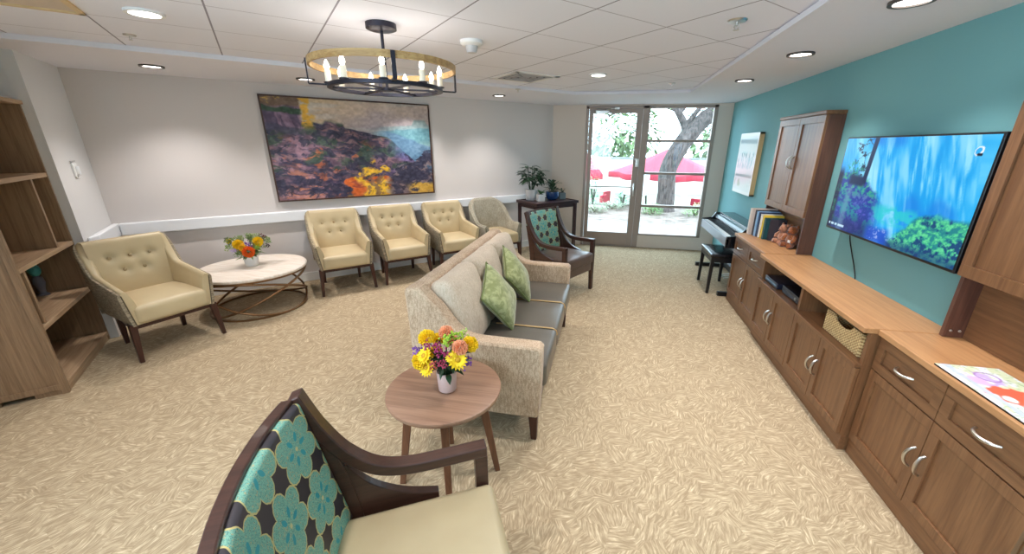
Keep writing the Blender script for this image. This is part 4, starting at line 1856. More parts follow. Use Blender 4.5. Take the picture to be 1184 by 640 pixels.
# plush bears
fur = Mat('brown_plush', (176, 104, 58), .95, spec=.1, sheen=.5)
n = fur.noise(fur.coords(), 120, 3, .6)
fur.base(fur.mix(n.step(.3, .7), (104, 56, 32), (164, 96, 54)))
fur.bump(n, .5, .004)
fur2 = Mat('pale_plush', (176, 120, 92), .95, spec=.1, sheen=.5)


def bear(label, x, y, s, mat, rz):
    t = thing('plush_bear', label, 'toy', (x, y, .773), rz, 'plush bears on the hutch shelf')
    mb = MB()
    mb.ball((0, 0, .070 * s), (.050 * s, .056 * s, .070 * s), 16, 10)
    mb.build('body', mat, t, angle=80)
    mb = MB()
    mb.ball((-.006 * s, 0, .165 * s), (.044 * s, .048 * s, .044 * s), 16, 10)
    mb.ball((-.046 * s, 0, .155 * s), (.018 * s, .022 * s, .017 * s), 10, 8)
    hd = mb.build('head', mat, t, angle=80)
    for sy in (-1, 1):
        mb = MB()
        mb.ball((0, sy * .040 * s, .205 * s), (.009 * s, .018 * s, .018 * s), 10, 8)
        mb.build('ear', mat, hd, angle=80)
        mb = MB()
        mb.ball((-.044 * s, sy * .018 * s, .176 * s), .0045 * s, 8, 6)
        mb.build('eye', M['black'], hd, angle=80)
        mb = MB()
        mb.tube([(-.01 * s, sy * .045 * s, .115 * s), (-.035 * s, sy * .066 * s, .085 * s), (-.05 * s, sy * .052 * s, .058 * s)], [.019 * s, .02 * s, .017 * s], 10)
        mb.build('arm', mat, t, angle=80)
        mb = MB()
        mb.tube([(-.02 * s, sy * .035 * s, .026 * s), (-.06 * s, sy * .048 * s, .024 * s), (-.075 * s, sy * .052 * s, .028 * s)], [.026 * s, .024 * s, .022 * s], 10)
        mb.build('leg', mat, t, angle=80)
    mb = MB()
    mb.ball((-.063 * s, 0, .160 * s), (.005 * s, .008 * s, .006 * s), 8, 6)
    mb.build('nose', M['black'], hd, angle=80)
    if s > .9:
        mb = MB()
        mb.box(-.058 * s, -.055 * s, -.05 * s, -.015 * s, .055 * s, .08 * s)
        mb.build('tag', M['white'], t, smooth=False)
    return t


bear('larger brown plush bear with white tag in the hutch opening', 1.702, 3.90, .95, fur.m, .35)
bear('smaller pale plush bear beside the charcoal book', 1.690, 4.06, .88, fur2.m, .2)

# television
t = thing('television', 'wall-mounted flat television showing a blue waterfall scene', 'television', (1.668, 2.735, 1.40))
tw, th_ = 1.196, .645
mb = MB()
mb.rbox((.012, 0, 0), (.026, tw, th_), .006)
mb.rbox((.035, 0, -.03), (.035, tw * .6, th_ * .6), .01)
mb.build('casing', M['black'], t, angle=30)
mb = MB()
mb.box(.05, .098, -.15, .15, -.15, .15)
mb.build('wall_bracket', M['black'], t, smooth=False)


def waterfall(u, v):
    A = np.zeros(u.shape + (3,)) + np.array((14, 156, 230.))
    uu = u + .16 * (v - .5)
    fall = vnoise(np.clip(uu, 0, 1), v, 16, 2, 51, 4)
    big = vnoise(np.clip(uu, 0, 1), v, 5, 2, 52, 2)
    n = vnoise(u, v, 12, 12, 53, 5)
    nf = vnoise(np.clip(u + .02 * (n - .5), 0, 1), v, 46, 34, 54, 4, .7)
    A = lerp(A, (84, 190, 244), sst(fall, .36, .70))
    A = lerp(A, (170, 230, 252), sst(vnoise(np.clip(uu, 0, 1), v, 30, 2, 58, 5, .65), .48, .78) * .8)
    A = lerp(A, (8, 116, 218), sst(big, .50, .3) * .6)
    A = lerp(A, (150, 218, 250), sst(fall * big, .26, .46) * .6)
    A = lerp(A, (70, 190, 240), sst(u, .88, 1.0) * .5)
    # mossy rock at the left
    rk = .66 - 1.15 * np.clip(u - .22, 0, 1) - .08 * np.clip(.2 - u, 0, 1) + .14 * (n - .5)
    k = sst(rk - v, -.02, .05) * sst(u, .50, .36)
    r = lerp(np.zeros_like(A) + np.array((34, 60, 150.)), (80, 84, 190), sst(nf, .45, .62))
    r = lerp(r, (30, 130, 150), sst(n * .6 + nf * .4, .46, .58))
    r = lerp(r, (70, 170, 130), sst(nf, .52, .62) * sst(v, .3, .55))
    r = lerp(r, (24, 36, 96), sst(v, .25, .05) * .7)
    r = lerp(r, (120, 150, 180), sst(np.abs(u - .13 - .04 * v), .045, .01) * sst(v, .6, .4) * .5)
    A = A * (1 - k[..., None]) + r * k[..., None]
    A = lerp(A, (10, 20, 60), sst(np.abs(u - .01), .05, .02) * sst(v, .72, .6))
    A = lerp(A, (20, 90, 80), sst(np.abs(u - .03), .04, .01) * sst(nf, .5, .6) * sst(v, .6, .4))
    # dark tree
    trunk = sst(np.abs(u - (.255 + .0 * v + .05 * (v - .5))), .022, .014) * sst(v, .50, .56)
    A = lerp(A, (18, 34, 74), trunk)
    br = np.abs(np.sin(28 * (u + .5 * v) + 4 * n)) * np.abs(np.sin(22 * (v - .8 * u) + 3 * nf))
    A = lerp(A, (16, 44, 70), sst(br, .12, .05) * sst(np.abs(u - .19), .09, .05) * sst(v, .55, .62))
    A = lerp(A, (40, 150, 130), sst(nf, .52, .6) * sst(np.abs(u - .15), .10, .05) * sst(np.abs(v - .66), .12, .06))
    A = lerp(A, (18, 38, 80), sst(np.abs(v - .56 + .1 * (u - .2)), .07, .03) * sst(np.abs(u - .19), .09, .05))
    # turquoise mist and green bushes
    A = lerp(A, (40, 196, 204), sst(np.abs(v - .28), .12, .04) * sst(np.abs(u - .58), .2, .1) * sst(n, .4, .55) * .85)
    gb = .10 + .27 * sst(u, .58, .78) + .08 * (n - .5)
    k = sst(gb - v, -.02, .04) * sst(u, .50, .60)
    g = lerp(np.zeros_like(A) + np.array((30, 128, 136.)), (76, 196, 140), sst(nf, .42, .62))
    g = lerp(g, (20, 70, 116), sst(n * .5 + nf * .5, .47, .40))
    g = lerp(g, (110, 220, 160), sst(nf, .60, .70) * .7)
    g = lerp(g, (24, 50, 110), sst(v, .12, .02) * .6)
    A = A * (1 - k[..., None]) + g * k[..., None]
    A = lerp(A, (30, 70, 190), sst(np.abs(v - .06 - .02 * n), .1, .04) * sst(np.abs(u - .48), .12, .06) * .8)
    A = lerp(A, (150, 170, 230), sst(nf, .6, .68) * sst(v, .2, .1) * sst(np.abs(u - .5), .1, .05))
    # small pale mark in the upper corner with a dark edge, and a line of tiny caption at the lower edge
    du, dv = (u - .925) * 1.85, v - .885
    ang = .6
    x = du * math.cos(ang) + dv * math.sin(ang)
    y = -du * math.sin(ang) + dv * math.cos(ang)
    A = lerp(A, (236, 244, 250), sst((x / .042) ** 2 + (y / .032) ** 2, 1.05, .85))
    A = lerp(A, (40, 170, 236), sst(((x + .004) / .030) ** 2 + ((y - .004) / .021) ** 2, 1.05, .85))
    A = lerp(A, (16, 28, 50), sst(((du - .012) / .026) ** 2 + ((dv + .026) / .012) ** 2, 1.1, .9))
    A = lerp(A, (190, 220, 240), sst(np.abs(v - .045), .014, .010) * sst(np.abs(u - .10), .085, .08) * sst(vnoise(u, v, 120, 3, 57, 1), .35, .45))
    return A


painted('screen', tw - .022, th_ - .026, 260, 150, waterfall, t,
        lambda a, b: (-.0018, (tw - .022) / 2 - a, -(th_ - .026) / 2 + .003 + b), emit=1.0, rough=.2)
# power lead
mb = MB()
mb.tube(spline([(1.745, 3.17, 1.20), (1.752, 3.16, 1.05), (1.755, 3.10, .95), (1.752, 3.02, .86), (1.752, 2.98, .80), (1.752, 2.97, .776)], 6), .004, 8)
tag(mb.build('power_cord', M['black']), 'black power cord dangling below the television to the console top', 'cord')

# flower poster on the near base cabinet
t = thing('flower_poster', 'mounted poster of pink and coral flowers lying on the wooden countertop', 'poster', (1.545, 1.50, .7725))
mb = MB()
mb.box(-.115, .112, -.265, .265, 0, .006)
mb.build('backing_board', M['black'], t, smooth=False)


def flowers(u, v):
    A = np.zeros(u.shape + (3,)) + np.array((224, 226, 236.))
    n = vnoise(u, v, 8, 6, 61, 4)
    n2 = vnoise(u, v, 16, 10, 62, 3)
    A = lerp(A, (206, 214, 176), sst(n, .5, .6) * .9)
    A = lerp(A, (150, 180, 130), sst(np.abs(n2 - .5), .03, .01))
    A = lerp(A, (196, 170, 222), sst(np.hypot((u - .2) * 2.4, v - .42), .30, .2) * sst(n2, .32, .45))
    A = lerp(A, (226, 180, 220), sst(np.hypot((u - .23) * 2.2, v - .3), .16, .08))
    A = lerp(A, (150, 100, 180), sst(np.abs(np.hypot((u - .16) * 2.4, v - .55) - .16), .02, .008))
    A = lerp(A, (238, 104, 78), sst(np.hypot((u - .42) * 2.2, (v - .46) * 1.0) - .3 * (n2 - .5), .30, .26))
    A = lerp(A, (250, 246, 248), sst(np.hypot((u - .46) * 2.4, (v - .34) * 1.3) - .1 * (n - .5), .13, .10))
    A = lerp(A, (180, 192, 226), sst(np.abs(v - .12 - .1 * n), .07, .03) * .7)
    A = lerp(A, (214, 160, 222), sst(np.hypot(u - .9, v - .2), .15, .1) * .8)
    return A


painted('printed_face', .53, .23, 130, 60, flowers, t, lambda a, b: (-.115 + b, .265 - a, .0066), rough=.3)

# wicker basket on the open shelf
t = thing('wicker_basket', 'rectangular wicker basket with cut-out handle on the open console shelf', 'basket', (1.545, 2.385, .558))
lx, ly, lz = .13, .185, .135
mb = MB()
th = .010


def wallq(x0, x1, y0, y1, z0, z1):
    mb.box(x0, x1, y0, y1, z0, z1)


mb.box(-lx, lx, -ly, ly, 0, .01)
mb.box(lx - th, lx, -ly, ly, .01, lz)
mb.box(-lx, lx - th, -ly, -ly + th, .01, lz)
mb.box(-lx, lx - th, ly - th, ly, .01, lz)
# front with an arched notch
poly = [(-ly + th, .01), (ly - th, .01), (ly - th, lz)]
for i in range(9):
    a = PI * i / 8
    poly.append((.09 * math.cos(a), lz - .042 * math.sin(a)))
poly.append((-ly + th, lz))
mb.prism(poly, -lx, -lx + th, lambda u, w, q: (q, u, w))
mb.build('basket_body', M['wicker'], t, smooth=False, bevel=.003)
mb = MB()
for yy in (-ly - .002, ly + .002):
    for k in range(7):
        xx = -lx + .012 + k * .039
        mb.tube([(xx, yy, .004), (xx, yy, lz - .002)], .006, 6)
mb.build('basket_stakes', M['wicker'], t)
# media boxes
for nm, lab, (x, y, z), (dx, dy, dz), c in (
        ('cable_box', 'thin dark cable box at the end of the console shelf, nearest the books', (1.50, 3.40, .558), (.20, .26, .045), (30, 34, 52)),
        ('disc_player', 'black disc player beside the cable box on the console shelf', (1.53, 3.07, .558), (.22, .32, .055), (22, 22, 30))):
    t = thing(nm, lab, 'player', (x, y, z))
    mb = MB()
    mb.rbox((0, 0, dz / 2 + .004), (dx, dy, dz), .004)
    mb.build('casing', plain(nm + '_casing', c, .3), t, angle=30)
    mb = MB()
    for sx in (-1, 1):
        for sy in (-1, 1):
            mb.lathe([(.001, 0), (.012, 0), (.012, .006), (.001, .006)], 10, (sx * dx * .4, sy * dy * .4, 0))
    mb.build('feet', M['black'], t)
    mb = MB()
    mb.box(-dx / 2 - .002, -dx / 2 + .004, -dy * .42, dy * .42, .022, .036)
    mb.build('front_strip', plain(nm + '_strip', (120, 150, 176) if nm == 'cable_box' else (60, 62, 74), .25), t, smooth=False)
    if nm == 'disc_player':
        mb = MB()
        mb.ball((-dx / 2 - .003, -.08, .03), (.005, .012, .012), 10, 6)
        mb.build('knob', M['nickel'], t)

# ------------------------------------------------------------------ piano and bench
t = thing('digital_piano', 'black digital piano with white keys against the teal wall by the glass door', 'piano', (1.57, 5.20, 0))
px0, px1, py0, py1 = 1.345 - 1.57, 1.755 - 1.57, 4.58 - 5.2, 5.86 - 5.2
mb = MB()
mb.box(px0 + .02, px1, py0 + .03, py1 - .03, .60, .665)
mb.box(px0 + .16, px1, py0 + .03, py1 - .03, .665, .735)
mb.build('keyboard_case', M['blackgloss'], t, smooth=False, bevel=.006)
mb = MB()
mb.box(px0, px0 + .025, py0, py1, .585, .690)
mb.build('front_rail', plain('piano_rail_silver', (150, 156, 164), .3, metal=.3), t, smooth=False, bevel=.004)
for (p, q) in ((py0, py0 + .03), (py1 - .03, py1)):
    mb = MB()
    f = lambda u, w, q_: (u, q_, w)
    mb.prism([(px0 - .004, .575), (px0 - .004, .70), (px0 + .13, .72), (px0 + .17, .79), (px1, .79), (px1, .0), (px1 - .06, 0), (px1 - .06, .575)], p, q, f)
    mb.build('end_cheek', M['blackgloss'], t, smooth=False, bevel=.004)
mb = MB()
nk = 52
kw = (py1 - py0 - .07) / nk
for k in range(nk):
    yy = py1 - .035 - kw * (k + 1)
    mb.box(px0 + .027, px0 + .158, yy + .0006, yy + kw - .0006, .666, .688)
mb.build('white_keys', plain('piano_key_white', (240, 240, 238), .25), t, smooth=False)
mb = MB()
for k in range(nk - 1):
    if k % 7 in (0, 1, 3, 4, 5):
        yy = py1 - .035 - kw * (k + 1)
        mb.box(px0 + .075, px0 + .158, yy - .005, yy + .005, .689, .699)
mb.build('black_keys', M['black'], t, smooth=False)
mb = MB()
mb.prism([(px0 + .17, .735), (px0 + .185, .765), (px0 + .23, .775), (px0 + .23, .735)], py0 + .03, py1 - .03, lambda u, w, q: (u, q, w))
mb.build('control_panel', plain('piano_control_teal', (84, 104, 112), .25), t, smooth=False)
mb = MB()
mb.box(px0 + .225, px1, py0 + .03, py1 - .03, .735, .795)
mb.build('top_lid', M['blackgloss'], t, smooth=False, bevel=.004)
mb = MB()
mb.box(px1 - .035, px1 - .012, py0 + .03, py1 - .03, .16, .60)
mb.build('rear_panel', M['black'], t, smooth=False)
mb = MB()
for yy in (py0 + .015, py1 - .015):
    mb.box(px0 + .0, px1, yy - .022, yy + .022, 0, .05)
mb.box(px1 - .10, px1 - .05, py0 + .03, py1 - .03, .08, .16)
mb.build('foot_rail', M['black'], t, smooth=False, bevel=.004)
for k in range(3):
    mb = MB()
    yy = -.07 + .07 * k
    mb.bar((px1 - .10, yy, .07), (px1 - .21, yy, .05), .022, .008)
    mb.build('pedal', M['nickel'], t, smooth=False, bevel=.002)
# bench, running along the keyboard
t = thing('piano_bench', 'low black piano bench with padded seat standing before the piano', 'bench', (1.375, 4.895, 0))
bw, bl_ = .30, .53
mb = MB()
mb.rbox((0, 0, .462), (bw, bl_, .045), .015, (0, 0, .008))
mb.build('padded_seat', M['blackgloss'], t)
mb = MB()
for (a, b, c, d) in ((-bw / 2 + .01, -bw / 2 + .03, -bl_ / 2 + .01, bl_ / 2 - .01), (bw / 2 - .03, bw / 2 - .01, -bl_ / 2 + .01, bl_ / 2 - .01),
                     (-bw / 2 + .01, bw / 2 - .01, -bl_ / 2 + .01, -bl_ / 2 + .03), (-bw / 2 + .01, bw / 2 - .01, bl_ / 2 - .03, bl_ / 2 - .01)):
    mb.box(a, b, c, d, .385, .442)
mb.build('apron', M['black'], t, smooth=False)
for sx in (-1, 1):
    for sy in (-1, 1):
        mb = MB()
        mb.bar((sx * (bw / 2 - .03), sy * (bl_ / 2 - .03), .44), (sx * (bw / 2 - .022), sy * (bl_ / 2 - .022), 0), .042, .042, .03, .03, up=(0, 1, 0))
        mb.build('leg', M['black'], t, smooth=False, bevel=.003)

# ------------------------------------------------------------------ plant table in the corner
PS, PDn = 3.60, .58
t = thing('plant_table', 'dark wooden console table holding potted plants in the room corner', 'table', (*pos(PS, PDn), 0), PI / 4)
# local x along the wall; local -y out of the room toward the sofa
L2, D2 = .385, .27
mb = MB()
mb.box(-L2, L2, -D2, D2, .825, .85)
for (a, b, c, d) in ((-L2 - .01, L2 + .01, -D2 - .01, -D2 + .012), (-L2 - .01, L2 + .01, D2 - .012, D2 + .01), (-L2 - .01, -L2 + .012, -D2, D2), (L2 - .012, L2 + .01, -D2, D2)):
    mb.box(a, b, c, d, .82, .862)
mb.build('tabletop', M['espresso_dk'], t, smooth=False, bevel=.004)
mb = MB()
q = .022
for (a, b, c, d) in ((-L2 + q, L2 - q, -D2 + q, -D2 + q + .02), (-L2 + q, L2 - q, D2 - q - .02, D2 - q), (-L2 + q, -L2 + q + .02, -D2 + q, D2 - q), (L2 - q - .02, L2 - q, -D2 + q, D2 - q)):
    mb.box(a, b, c, d, .765, .824)
mb.build('apron', M['espresso_dk'], t, smooth=False)
for sx in (-1, 1):
    for sy in (-1, 1):
        mb = MB()
        mb.box(sx * (L2 - .03) - .022, sx * (L2 - .03) + .022, sy * (D2 - .03) - .022, sy * (D2 - .03) + .022, 0, .822)
        mb.build('leg', M['espresso_dk'], t, smooth=False, bevel=.003)


def plant(name, label, loc, pot, potmat, leaves, leafmat, seed, square=None, rz=0):
    t = thing(name, label, 'plant', loc, rz, 'potted plants on the corner table')
    mb = MB()
    if square:
        w, h = square
        mb.rbox((0, 0, h / 2), (w, w, h), .006)
        zt = h
        rr = w * .42
    else:
        mb.lathe(pot, 26)
        zt = max(z for r, z in pot)
        rr = max(r for r, z in pot) * .86
    mb.build('pot', potmat, t, angle=50)
    mb = MB()
    mb.lathe([(.001, zt - .012), (rr, zt - .012), (rr, zt + (.002 if square else -.008)), (.001, zt + (.004 if square else -.004))], 18)
    mb.build('soil', M['soil'], t)
    rnd = random.Random(seed)
    mb = MB()
    leaves(mb, rnd, zt)
    mb.build('foliage', leafmat, t, angle=80)
    return t


def big_leaves(mb, rnd, zt):
    for k in range(17):
        a = 2 * PI * k / 17 * 2.4 + rnd.uniform(-.3, .3)
        lean = rnd.uniform(.05, .21)
        h = rnd.uniform(.14, .36)
        tip = Vector((math.cos(a) * lean, math.sin(a) * lean, zt + h))
        base = Vector((math.cos(a) * .03, math.sin(a) * .03, zt - .01))
        mid = (base + tip) / 2 + Vector((0, 0, .04))
        pts = spline([base, mid, tip], 5) if False else [base, (base + mid) / 2 + Vector((0, 0, .01)), mid, (mid + tip) / 2, tip]
        mb.tube(pts, .004, 5)
        for j in range(7):
            f = .35 + .65 * j / 6
            p = base.lerp(tip, f) + Vector((0, 0, .04 * (1 - abs(2 * f - 1))))
            b = a + rnd.uniform(-1.5, 1.5)
            d = Vector((math.cos(b), math.sin(b), rnd.uniform(-.15, .5)))
            leafblade(mb, p, d, rnd.uniform(.11, .17), rnd.uniform(.045, .066), rnd.uniform(.1, .5))


def small_leaves(n, L, W, sp, hh):
    def f(mb, rnd, zt):
        for k in range(n):
            a = rnd.uniform(0, 2 * PI)
            r = rnd.uniform(0, sp)
            z = zt + rnd.uniform(0, hh)
            mb.tube([(math.cos(a) * r * .4, math.sin(a) * r * .4, zt - .008), (math.cos(a) * r, math.sin(a) * r, z)], .002, 4)
            d = Vector((math.cos(a), math.sin(a), rnd.uniform(.1, 1.2)))
            leafblade(mb, (math.cos(a) * r, math.sin(a) * r, z), d, L * rnd.uniform(.7, 1.2), W, rnd.uniform(0, .4))
    return f


def tp(lx, ly):
    c = pos(PS, PDn)
    return (c[0] + (lx - ly) / R2, c[1] + (lx + ly) / R2, .8505)


plant('potted_plant', 'large leafy green plant in a round white pot, tallest on the dark table', (-1.155, 5.99, .8505),
      [(.001, 0), (.072, 0), (.080, .006), (.092, .155), (.092, .165), (.084, .165), (.078, .14), (.001, .138)], M['white_pot'], big_leaves, M['leaf'], 21)
plant('potted_plant', 'small bright green plant in a white cube pot at the table front', (-.995, 5.90, .8505), None, M['white_pot'],
      small_leaves(26, .06, .026, .035, .04), M['leaf2'], 22, square=(.105, .105), rz=.6)
plant('potted_plant', 'dark leafy plant in a glossy blue bowl pot beside the white pots', (-.845, 6.12, .8505),
      [(.001, 0), (.06, 0), (.09, .02), (.108, .07), (.104, .125), (.098, .125), (.092, .10), (.001, .098)], M['blue_pot'],
      small_leaves(44, .10, .05, .09, .15), M['leaf'], 23)
plant('potted_plant', 'little plant in a gray-green square glass pot at the table end', (-.705, 6.22, .8505), None, M['gray_pot'],
      small_leaves(16, .05, .02, .03, .05), M['leaf'], 24, square=(.10, .105), rz=.4)

# ------------------------------------------------------------------ outdoors
m = Mat('patio_concrete', (205, 205, 202), .9)
n = m.noise(m.coords(), 3, 4, .6)
m.base(m.mix(n.step(.3, .7), (128, 128, 126), (108, 111, 111)))
M['concrete'] = m.m
m = Mat('mulch_ground', (168, 150, 138), .95)
n = m.noise(m.scaled((1.2, 4, 1)), 3, 5, .65)
m.base(m.mix(n.step(.35, .65), (78, 66, 58), (134, 122, 112)))
M['mulch'] = m.m
m = Mat('lawn', (128, 150, 100), .95)
n = m.noise(m.scaled((1, 3, 1)), 3, 5, .65)
m.base(m.mix(n.step(.35, .65), (98, 106, 88), (138, 142, 124)))
M['lawn'] = m.m
mb = MB()
mb.prism([(-12, DY + .14), (14, DY + .14), (14, 8.6), (-12, 10.0)], -.10, -.03, lambda u, w, q: (u, w, q))
structure(mb.build('ground_path', M['concrete'], smooth=False))
mb = MB()
mb.prism([(-12, 10.0), (14, 8.6), (14, 12.4), (-12, 12.4)], -.10, -.035, lambda u, w, q: (u, w, q))
structure(mb.build('ground_bed', M['mulch'], smooth=False))
mb = MB()
mb.sheet(lambda a, b: (-30 + 64 * a, 12.4 + 30 * b, -.035 - .9 * smooth01(b * 8)), 4, 40)
structure(mb.build('ground_lawn', M['lawn'], smooth=False))
# tree
bark = Mat('tree_bark', (122, 108, 100), .95)
n = bark.noise(bark.scaled((9, 9, 2)), 3, 5, .65)
bark.base(bark.mix(n.step(.35, .65), (44, 38, 36), (92, 82, 78)))
bark.bump(n, .8, .03)
t = thing('shade_tree', 'big gnarled tree with leaning trunk seen through the side light', 'tree', (1.58, 11.3, -.035))
mb = MB()
mb.tube(spline([(0, 0, -.02), (.0, 0, .5), (-.02, 0, 1.1), (.22, 0, 1.7), (.55, .1, 2.15), (.9, .2, 2.5), (1.5, .3, 3.0), (2.1, .3, 3.6)], 6),
        [.30, .27, .25, .24, .235, .23] + [.225] * 12 + [.22] * 6 + [.20] * 6 + [.17] * 6 + [.13] * 6 + [.10], 14)
mb.build('trunk', bark.m, t, angle=80)
for pts, r in (([(.42, .05, 1.95), (.2, .1, 2.35), (-.05, .1, 2.8), (-.1, .1, 3.6)], .12), ([(-.0, .1, 2.6), (-.5, .2, 2.75), (-1.1, .2, 2.7), (-1.7, .2, 2.45)], .06),
               ([(.9, .2, 2.5), (1.0, .1, 3.0), (.9, 0, 3.6)], .10), ([(.85, .2, 2.45), (1.4, .1, 2.45), (2.0, 0, 2.7)], .08), ([(1.2, .2, 2.75), (1.5, .1, 2.4), (1.9, .1, 2.2)], .05), ([(.1, .1, 2.5), (.35, .2, 2.9), (.5, .2, 3.5)], .07), ([(-.3, .2, 2.7), (-.5, .2, 3.0), (-.9, .2, 3.3)], .04), ([(.3, .1, 2.2), (.8, .2, 2.95), (1.1, .2, 3.5)], .07)):
    mb = MB()
    s = spline(pts, 5)
    mb.tube(s, [r * (1 - .6 * i / len(s)) for i in range(len(s))], 10)
    mb.build('branch', bark.m, t, angle=80)
rnd = random.Random(5)
mb = MB()
for k in range(2600):
    c = rnd.choice([(-1.2, .2, 2.9, .7), (-.3, 0, 3.3, .8), (1.2, .2, 3.3, .8), (2.0, .2, 2.9, .8), (1.25, .1, 2.75, .35), (-1.9, .2, 2.8, .6)])
    p = Vector((c[0] + rnd.gauss(0, .5) * c[3], c[1] + rnd.gauss(0, .5) * c[3], c[2] + rnd.gauss(0, .4) * c[3]))
    d = Vector((rnd.uniform(-1, 1), rnd.uniform(-1, 1), rnd.uniform(-.6, .6)))
    leafblade(mb, p, d, rnd.uniform(.07, .13), .045, .2)
mb.build('foliage', plain('tree_leaf', (98, 124, 58), .7), t, angle=80)
# parasols
red = Mat('red_canvas', (172, 48, 66), .85).m


def parasol(label, x, y, ztop, R, drop, closed=False):
    gz = -.93
    t = thing('patio_parasol', label, 'parasol', (x, y, gz), 0, 'red parasols on the terrace outside')
    mb = MB()
    n = 8
    ap = Vector((0, 0, ztop - gz))
    rim = []
    for k in range(n * 4):
        a = 2 * PI * k / (n * 4)
        rr = R * (.94 + .06 * math.cos(a * n))
        rim.append((rr * math.cos(a), rr * math.sin(a), ztop - gz - drop + .03 * (1 - math.cos(a * n)) / 2))
    rings = []
    for f in (.02, .3, .65, 1.0):
        rings.append([ap.lerp(Vector(p), f) - Vector((0, 0, .10 * f * (1 - f) * R)) for p in rim])
    rings.append([Vector(p) - Vector((0, 0, .16)) for p in rim])
    rings.append([Vector(p) * .985 - Vector((0, 0, .16)) + Vector((0, 0, 0)) for p in rim])
    rings.append([(ap.lerp(Vector(p), .97) - Vector((0, 0, .03))) for p in rim])
    rings.append([(ap.lerp(Vector(p), .3) - Vector((0, 0, .07))) for p in rim])
    mb.rings(rings, cap=True)
    mb.build('canopy', red, t, angle=50)
    mb = MB()
    mb.tube([(0, 0, 0), (0, 0, ztop - gz + .03)], .025, 10)
    mb.lathe([(.001, 0), (.25, 0), (.25, .05), (.04, .08), (.001, .08)], 20)
    mb.build('pole', M['nickel'], t)


parasol('wide red parasol spanning both panes of glass behind the tree trunk', 1.93, 14.6, 1.58, 1.95, .78)
parasol('narrow red parasol at the hinge edge of the door glass, mostly cut off', -.75, 14.5, 1.45, .55, .75)


def patio_chair(label, x, y, z, rz, mat):
    t = thing('patio_chair', label, 'chair', (x, y, z), rz, 'chairs on the terrace outside')
    mb = MB()
    mb.rbox((0, 0, .42), (.5, .5, .09), .03)
    mb.build('seat', mat, t)
    mb = MB()
    mb.rbox((0, -.24, .72), (.5, .09, .55), .03)
    mb.build('backrest', mat, t)
    for sx in (-1, 1):
        for sy in (-1, 1):
            mb = MB()
            mb.bar((sx * .22, sy * .2, .4), (sx * .24, sy * .24, 0), .035, .035)
            mb.build('leg', M['black'], t, smooth=False)


patio_chair('red patio chair near the green shrub, seen through the door glass', -.35, 13.9, -.93, 1.2, red)
patio_chair('red patio chair below the cut-off parasol', .2, 14.9, -.93, -2.0, red)
whitep = plain('patio_white', (226, 226, 226), .6)
patio_chair('red patio chair just beyond the tree trunk, toward the teal wall side', 2.72, 13.2, -.93, 2.4, red)
patio_chair('white patio chair left of the tree trunk on the bed', .78, 11.6, -.035, .5, whitep)


def shrub(label, x, y, z, r, h, c, seed, n=420):
    t = thing('shrub', label, 'shrub', (x, y, z), 0, 'shrubs outside the glass')
    rnd = random.Random(seed)
    mb = MB()
    for k in range(n):
        a, q = rnd.uniform(0, 2 * PI), math.sqrt(rnd.random())
        zz = rnd.random()
        rr = r * q * (1 - .5 * (zz - .4) ** 2)
        p = Vector((rr * math.cos(a), rr * math.sin(a), h * zz * (1 - .35 * q)))
        d = Vector((math.cos(a), math.sin(a), rnd.uniform(.1, 1.3)))
        leafblade(mb, p, d, rnd.uniform(.08, .16) * max(.6, r), rnd.uniform(.03, .05) * max(.6, r), .2)
    mb.build('foliage', fmat(c), t, angle=80)
    mb = MB()
    for k in range(6):
        a = k
        mb.tube([(0, 0, -.01), (.3 * r * math.cos(a), .3 * r * math.sin(a), h * .5)], .012, 5)
    mb.build('stems', bark.m, t)


shrub('tall green shrub at the hinge edge of the door glass', -.42, 12.1, -.035, .28, .95, (96, 152, 108), 41)
shrub('low green shrub at the foot of the tree trunk', 1.20, 10.62, -.035, .26, .30, (120, 156, 104), 42)
shrub('spiky low shrub beside the tree, toward the teal wall side', 2.25, 10.55, -.035, .32, .34, (140, 168, 116), 43)
shrub('low gray-green ground plant in the middle of the door glass', .15, 11.3, -.035, .40, .22, (136, 150, 126), 44)
shrub('low ground plant at the hinge side of the bed', -.30, 10.6, -.035, .30, .20, (150, 156, 132), 45)
shrub('bushy plant left of the white patio chair', .45, 12.1, -.035, .22, .5, (110, 160, 130), 46)
# distant pale tree line and a white building
for i, (x, y, r, h, lab) in enumerate(((-5.2, 27, 2.4, 6.2, 'pale distant tree behind the red parasols, nearest the wall corner'), (.8, 30, 2.9, 7.0, 'pale distant tree behind the door stile'),
                                       (7.2, 27, 2.8, 6.5, 'pale distant tree beyond the leaning trunk'))):
    t = thing('distant_tree', lab, 'tree', (x, y, -.94), 0, 'distant trees outside')
    rnd = random.Random(70 + i)
    mb = MB()
    for k in range(900):
        d = Vector((rnd.gauss(0, 1), rnd.gauss(0, 1), rnd.gauss(0, 1))).normalized() * rnd.random() ** .4
        p = Vector((d.x * r, d.y * r, h * .58 + d.z * h * .42))
        leafblade(mb, p, d + Vector((rnd.uniform(-1, 1), rnd.uniform(-1, 1), .1)), .55, .26, .3)
    mb.build('foliage', fmat((118, 138, 96)), t, angle=80)
    mb = MB()
    mb.tube([(0, 0, 0), (0, 0, h * .5)], .16, 8)
    mb.build('trunk', bark.m, t)
t = thing('garden_wall', 'long pale garden wall behind the terrace and parasols', 'wall', (2, 24, -.94))
mb = MB()
mb.box(-14, 14, 0, .3, 0, 1.9)
mb.build('masonry', plain('garden_wall_cream', (186, 180, 172), .9), t, smooth=False)
mb = MB()
mb.box(-14.05, 14.05, -.05, .35, 1.9, 2.0)
mb.build('coping', M['concrete'], t, smooth=False)

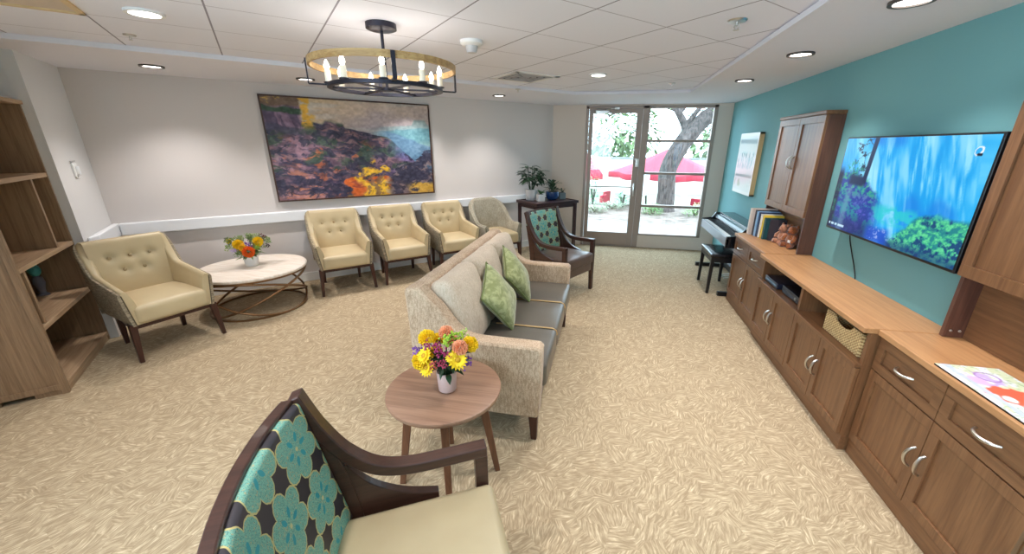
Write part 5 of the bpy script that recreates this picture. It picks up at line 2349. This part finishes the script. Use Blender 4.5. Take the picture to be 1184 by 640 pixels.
# ------------------------------------------------------------------ light
W = bpy.data.worlds.new('world')
S.world = W
W.use_nodes = True
bg = W.node_tree.nodes['Background']
bg.inputs[0].default_value = (.62, .84, 1.0, 1)
bg.inputs[1].default_value = 8.5
sun = bpy.data.lights.new('sun', 'SUN')
sun.energy = 1.6
sun.angle = .02
sun.color = (1, .96, .9)
so = bpy.data.objects.new('sun', sun)
COL.objects.link(so)
so.rotation_euler = Vector((.8, -.3, .95)).to_track_quat('Z', 'Y').to_euler()


def spot(x, y, z, power, ang=112, size=.045, col=(1, .965, .945), name='downlight'):
    l = bpy.data.lights.new(name, 'SPOT')
    l.energy = power
    l.spot_size = math.radians(ang)
    l.spot_blend = 1
    l.shadow_soft_size = size
    l.color = col
    o = bpy.data.objects.new(name, l)
    COL.objects.link(o)
    o.location = (x, y, z - .03)
    return o


PW = 62
for (x, y, z) in LAMPS:
    spot(x, y, z, PW * (.55 if y > 4.1 and x > -.5 else 1))
# downlight rows carried on as bare spots, no fittings modelled
for s, d in ((1.39, 1.99), (-.4, 4.35), (1.39, 4.35)):
    spot(*pos(s, d), ZC, PW)
spot(pos(1.7, .40)[0], pos(1.7, .40)[1], ZS, PW)
for x, y in ((1.25, 1.15), (1.25, 0.0)):
    spot(x, y, ZS, PW)
spot(.1, 2.6, ZC, PW)  # bare spot under the visible tiles, no fitting there
spot(-2.3, .89, ZC, PW)  # added spot to brighten the left floor, no fitting known
spot(-.4, -.6, ZC, PW)  # added behind the viewer as bounce fill
spot(.6, -1.8, ZC, PW)  # second added fill spot behind the viewer
for k in range(3):
    a = 2 * PI * k / 3
    l = bpy.data.lights.new('chandelier_glow', 'POINT')
    l.energy = .8
    l.shadow_soft_size = .06
    l.color = (1, .95, .88)
    o = bpy.data.objects.new('chandelier_glow', l)
    COL.objects.link(o)
    o.location = (-1.345 + .2 * math.cos(a), 2.362 + .2 * math.sin(a), 2.07)
# daylight entering through the glass (window portal)
p = bpy.data.lights.new('window_portal', 'AREA')
p.shape = 'RECTANGLE'
p.size, p.size_y = 1.9, 2.2
p.cycles.is_portal = True
po = bpy.data.objects.new('window_portal', p)
COL.objects.link(po)
po.location = (.57, DY + .1, 1.13)
po.rotation_euler = (-PI / 2, 0, 0)

p2 = bpy.data.lights.new('window_portal', 'AREA')  # portal of the unseen window added for fill
p2.shape = 'RECTANGLE'
p2.size, p2.size_y = 3.4, 1.45
p2.cycles.is_portal = True
po = bpy.data.objects.new('window_portal', p2)
COL.objects.link(po)
po.location = (*pos(-1.86, 5.7), 1.475)
po.rotation_euler = (PI / 2, 0, -PI / 4)
S.view_settings.view_transform = 'Standard'
S.view_settings.look = 'None'
S.view_settings.exposure = .17
S.view_settings.gamma = 1
S.view_settings.use_curve_mapping = False
S.cycles.use_denoising = True
S.cycles.max_bounces = 8
S.cycles.diffuse_bounces = 5
S.cycles.caustics_reflective = False
S.cycles.caustics_refractive = False
S.cycles.sample_clamp_indirect = 6
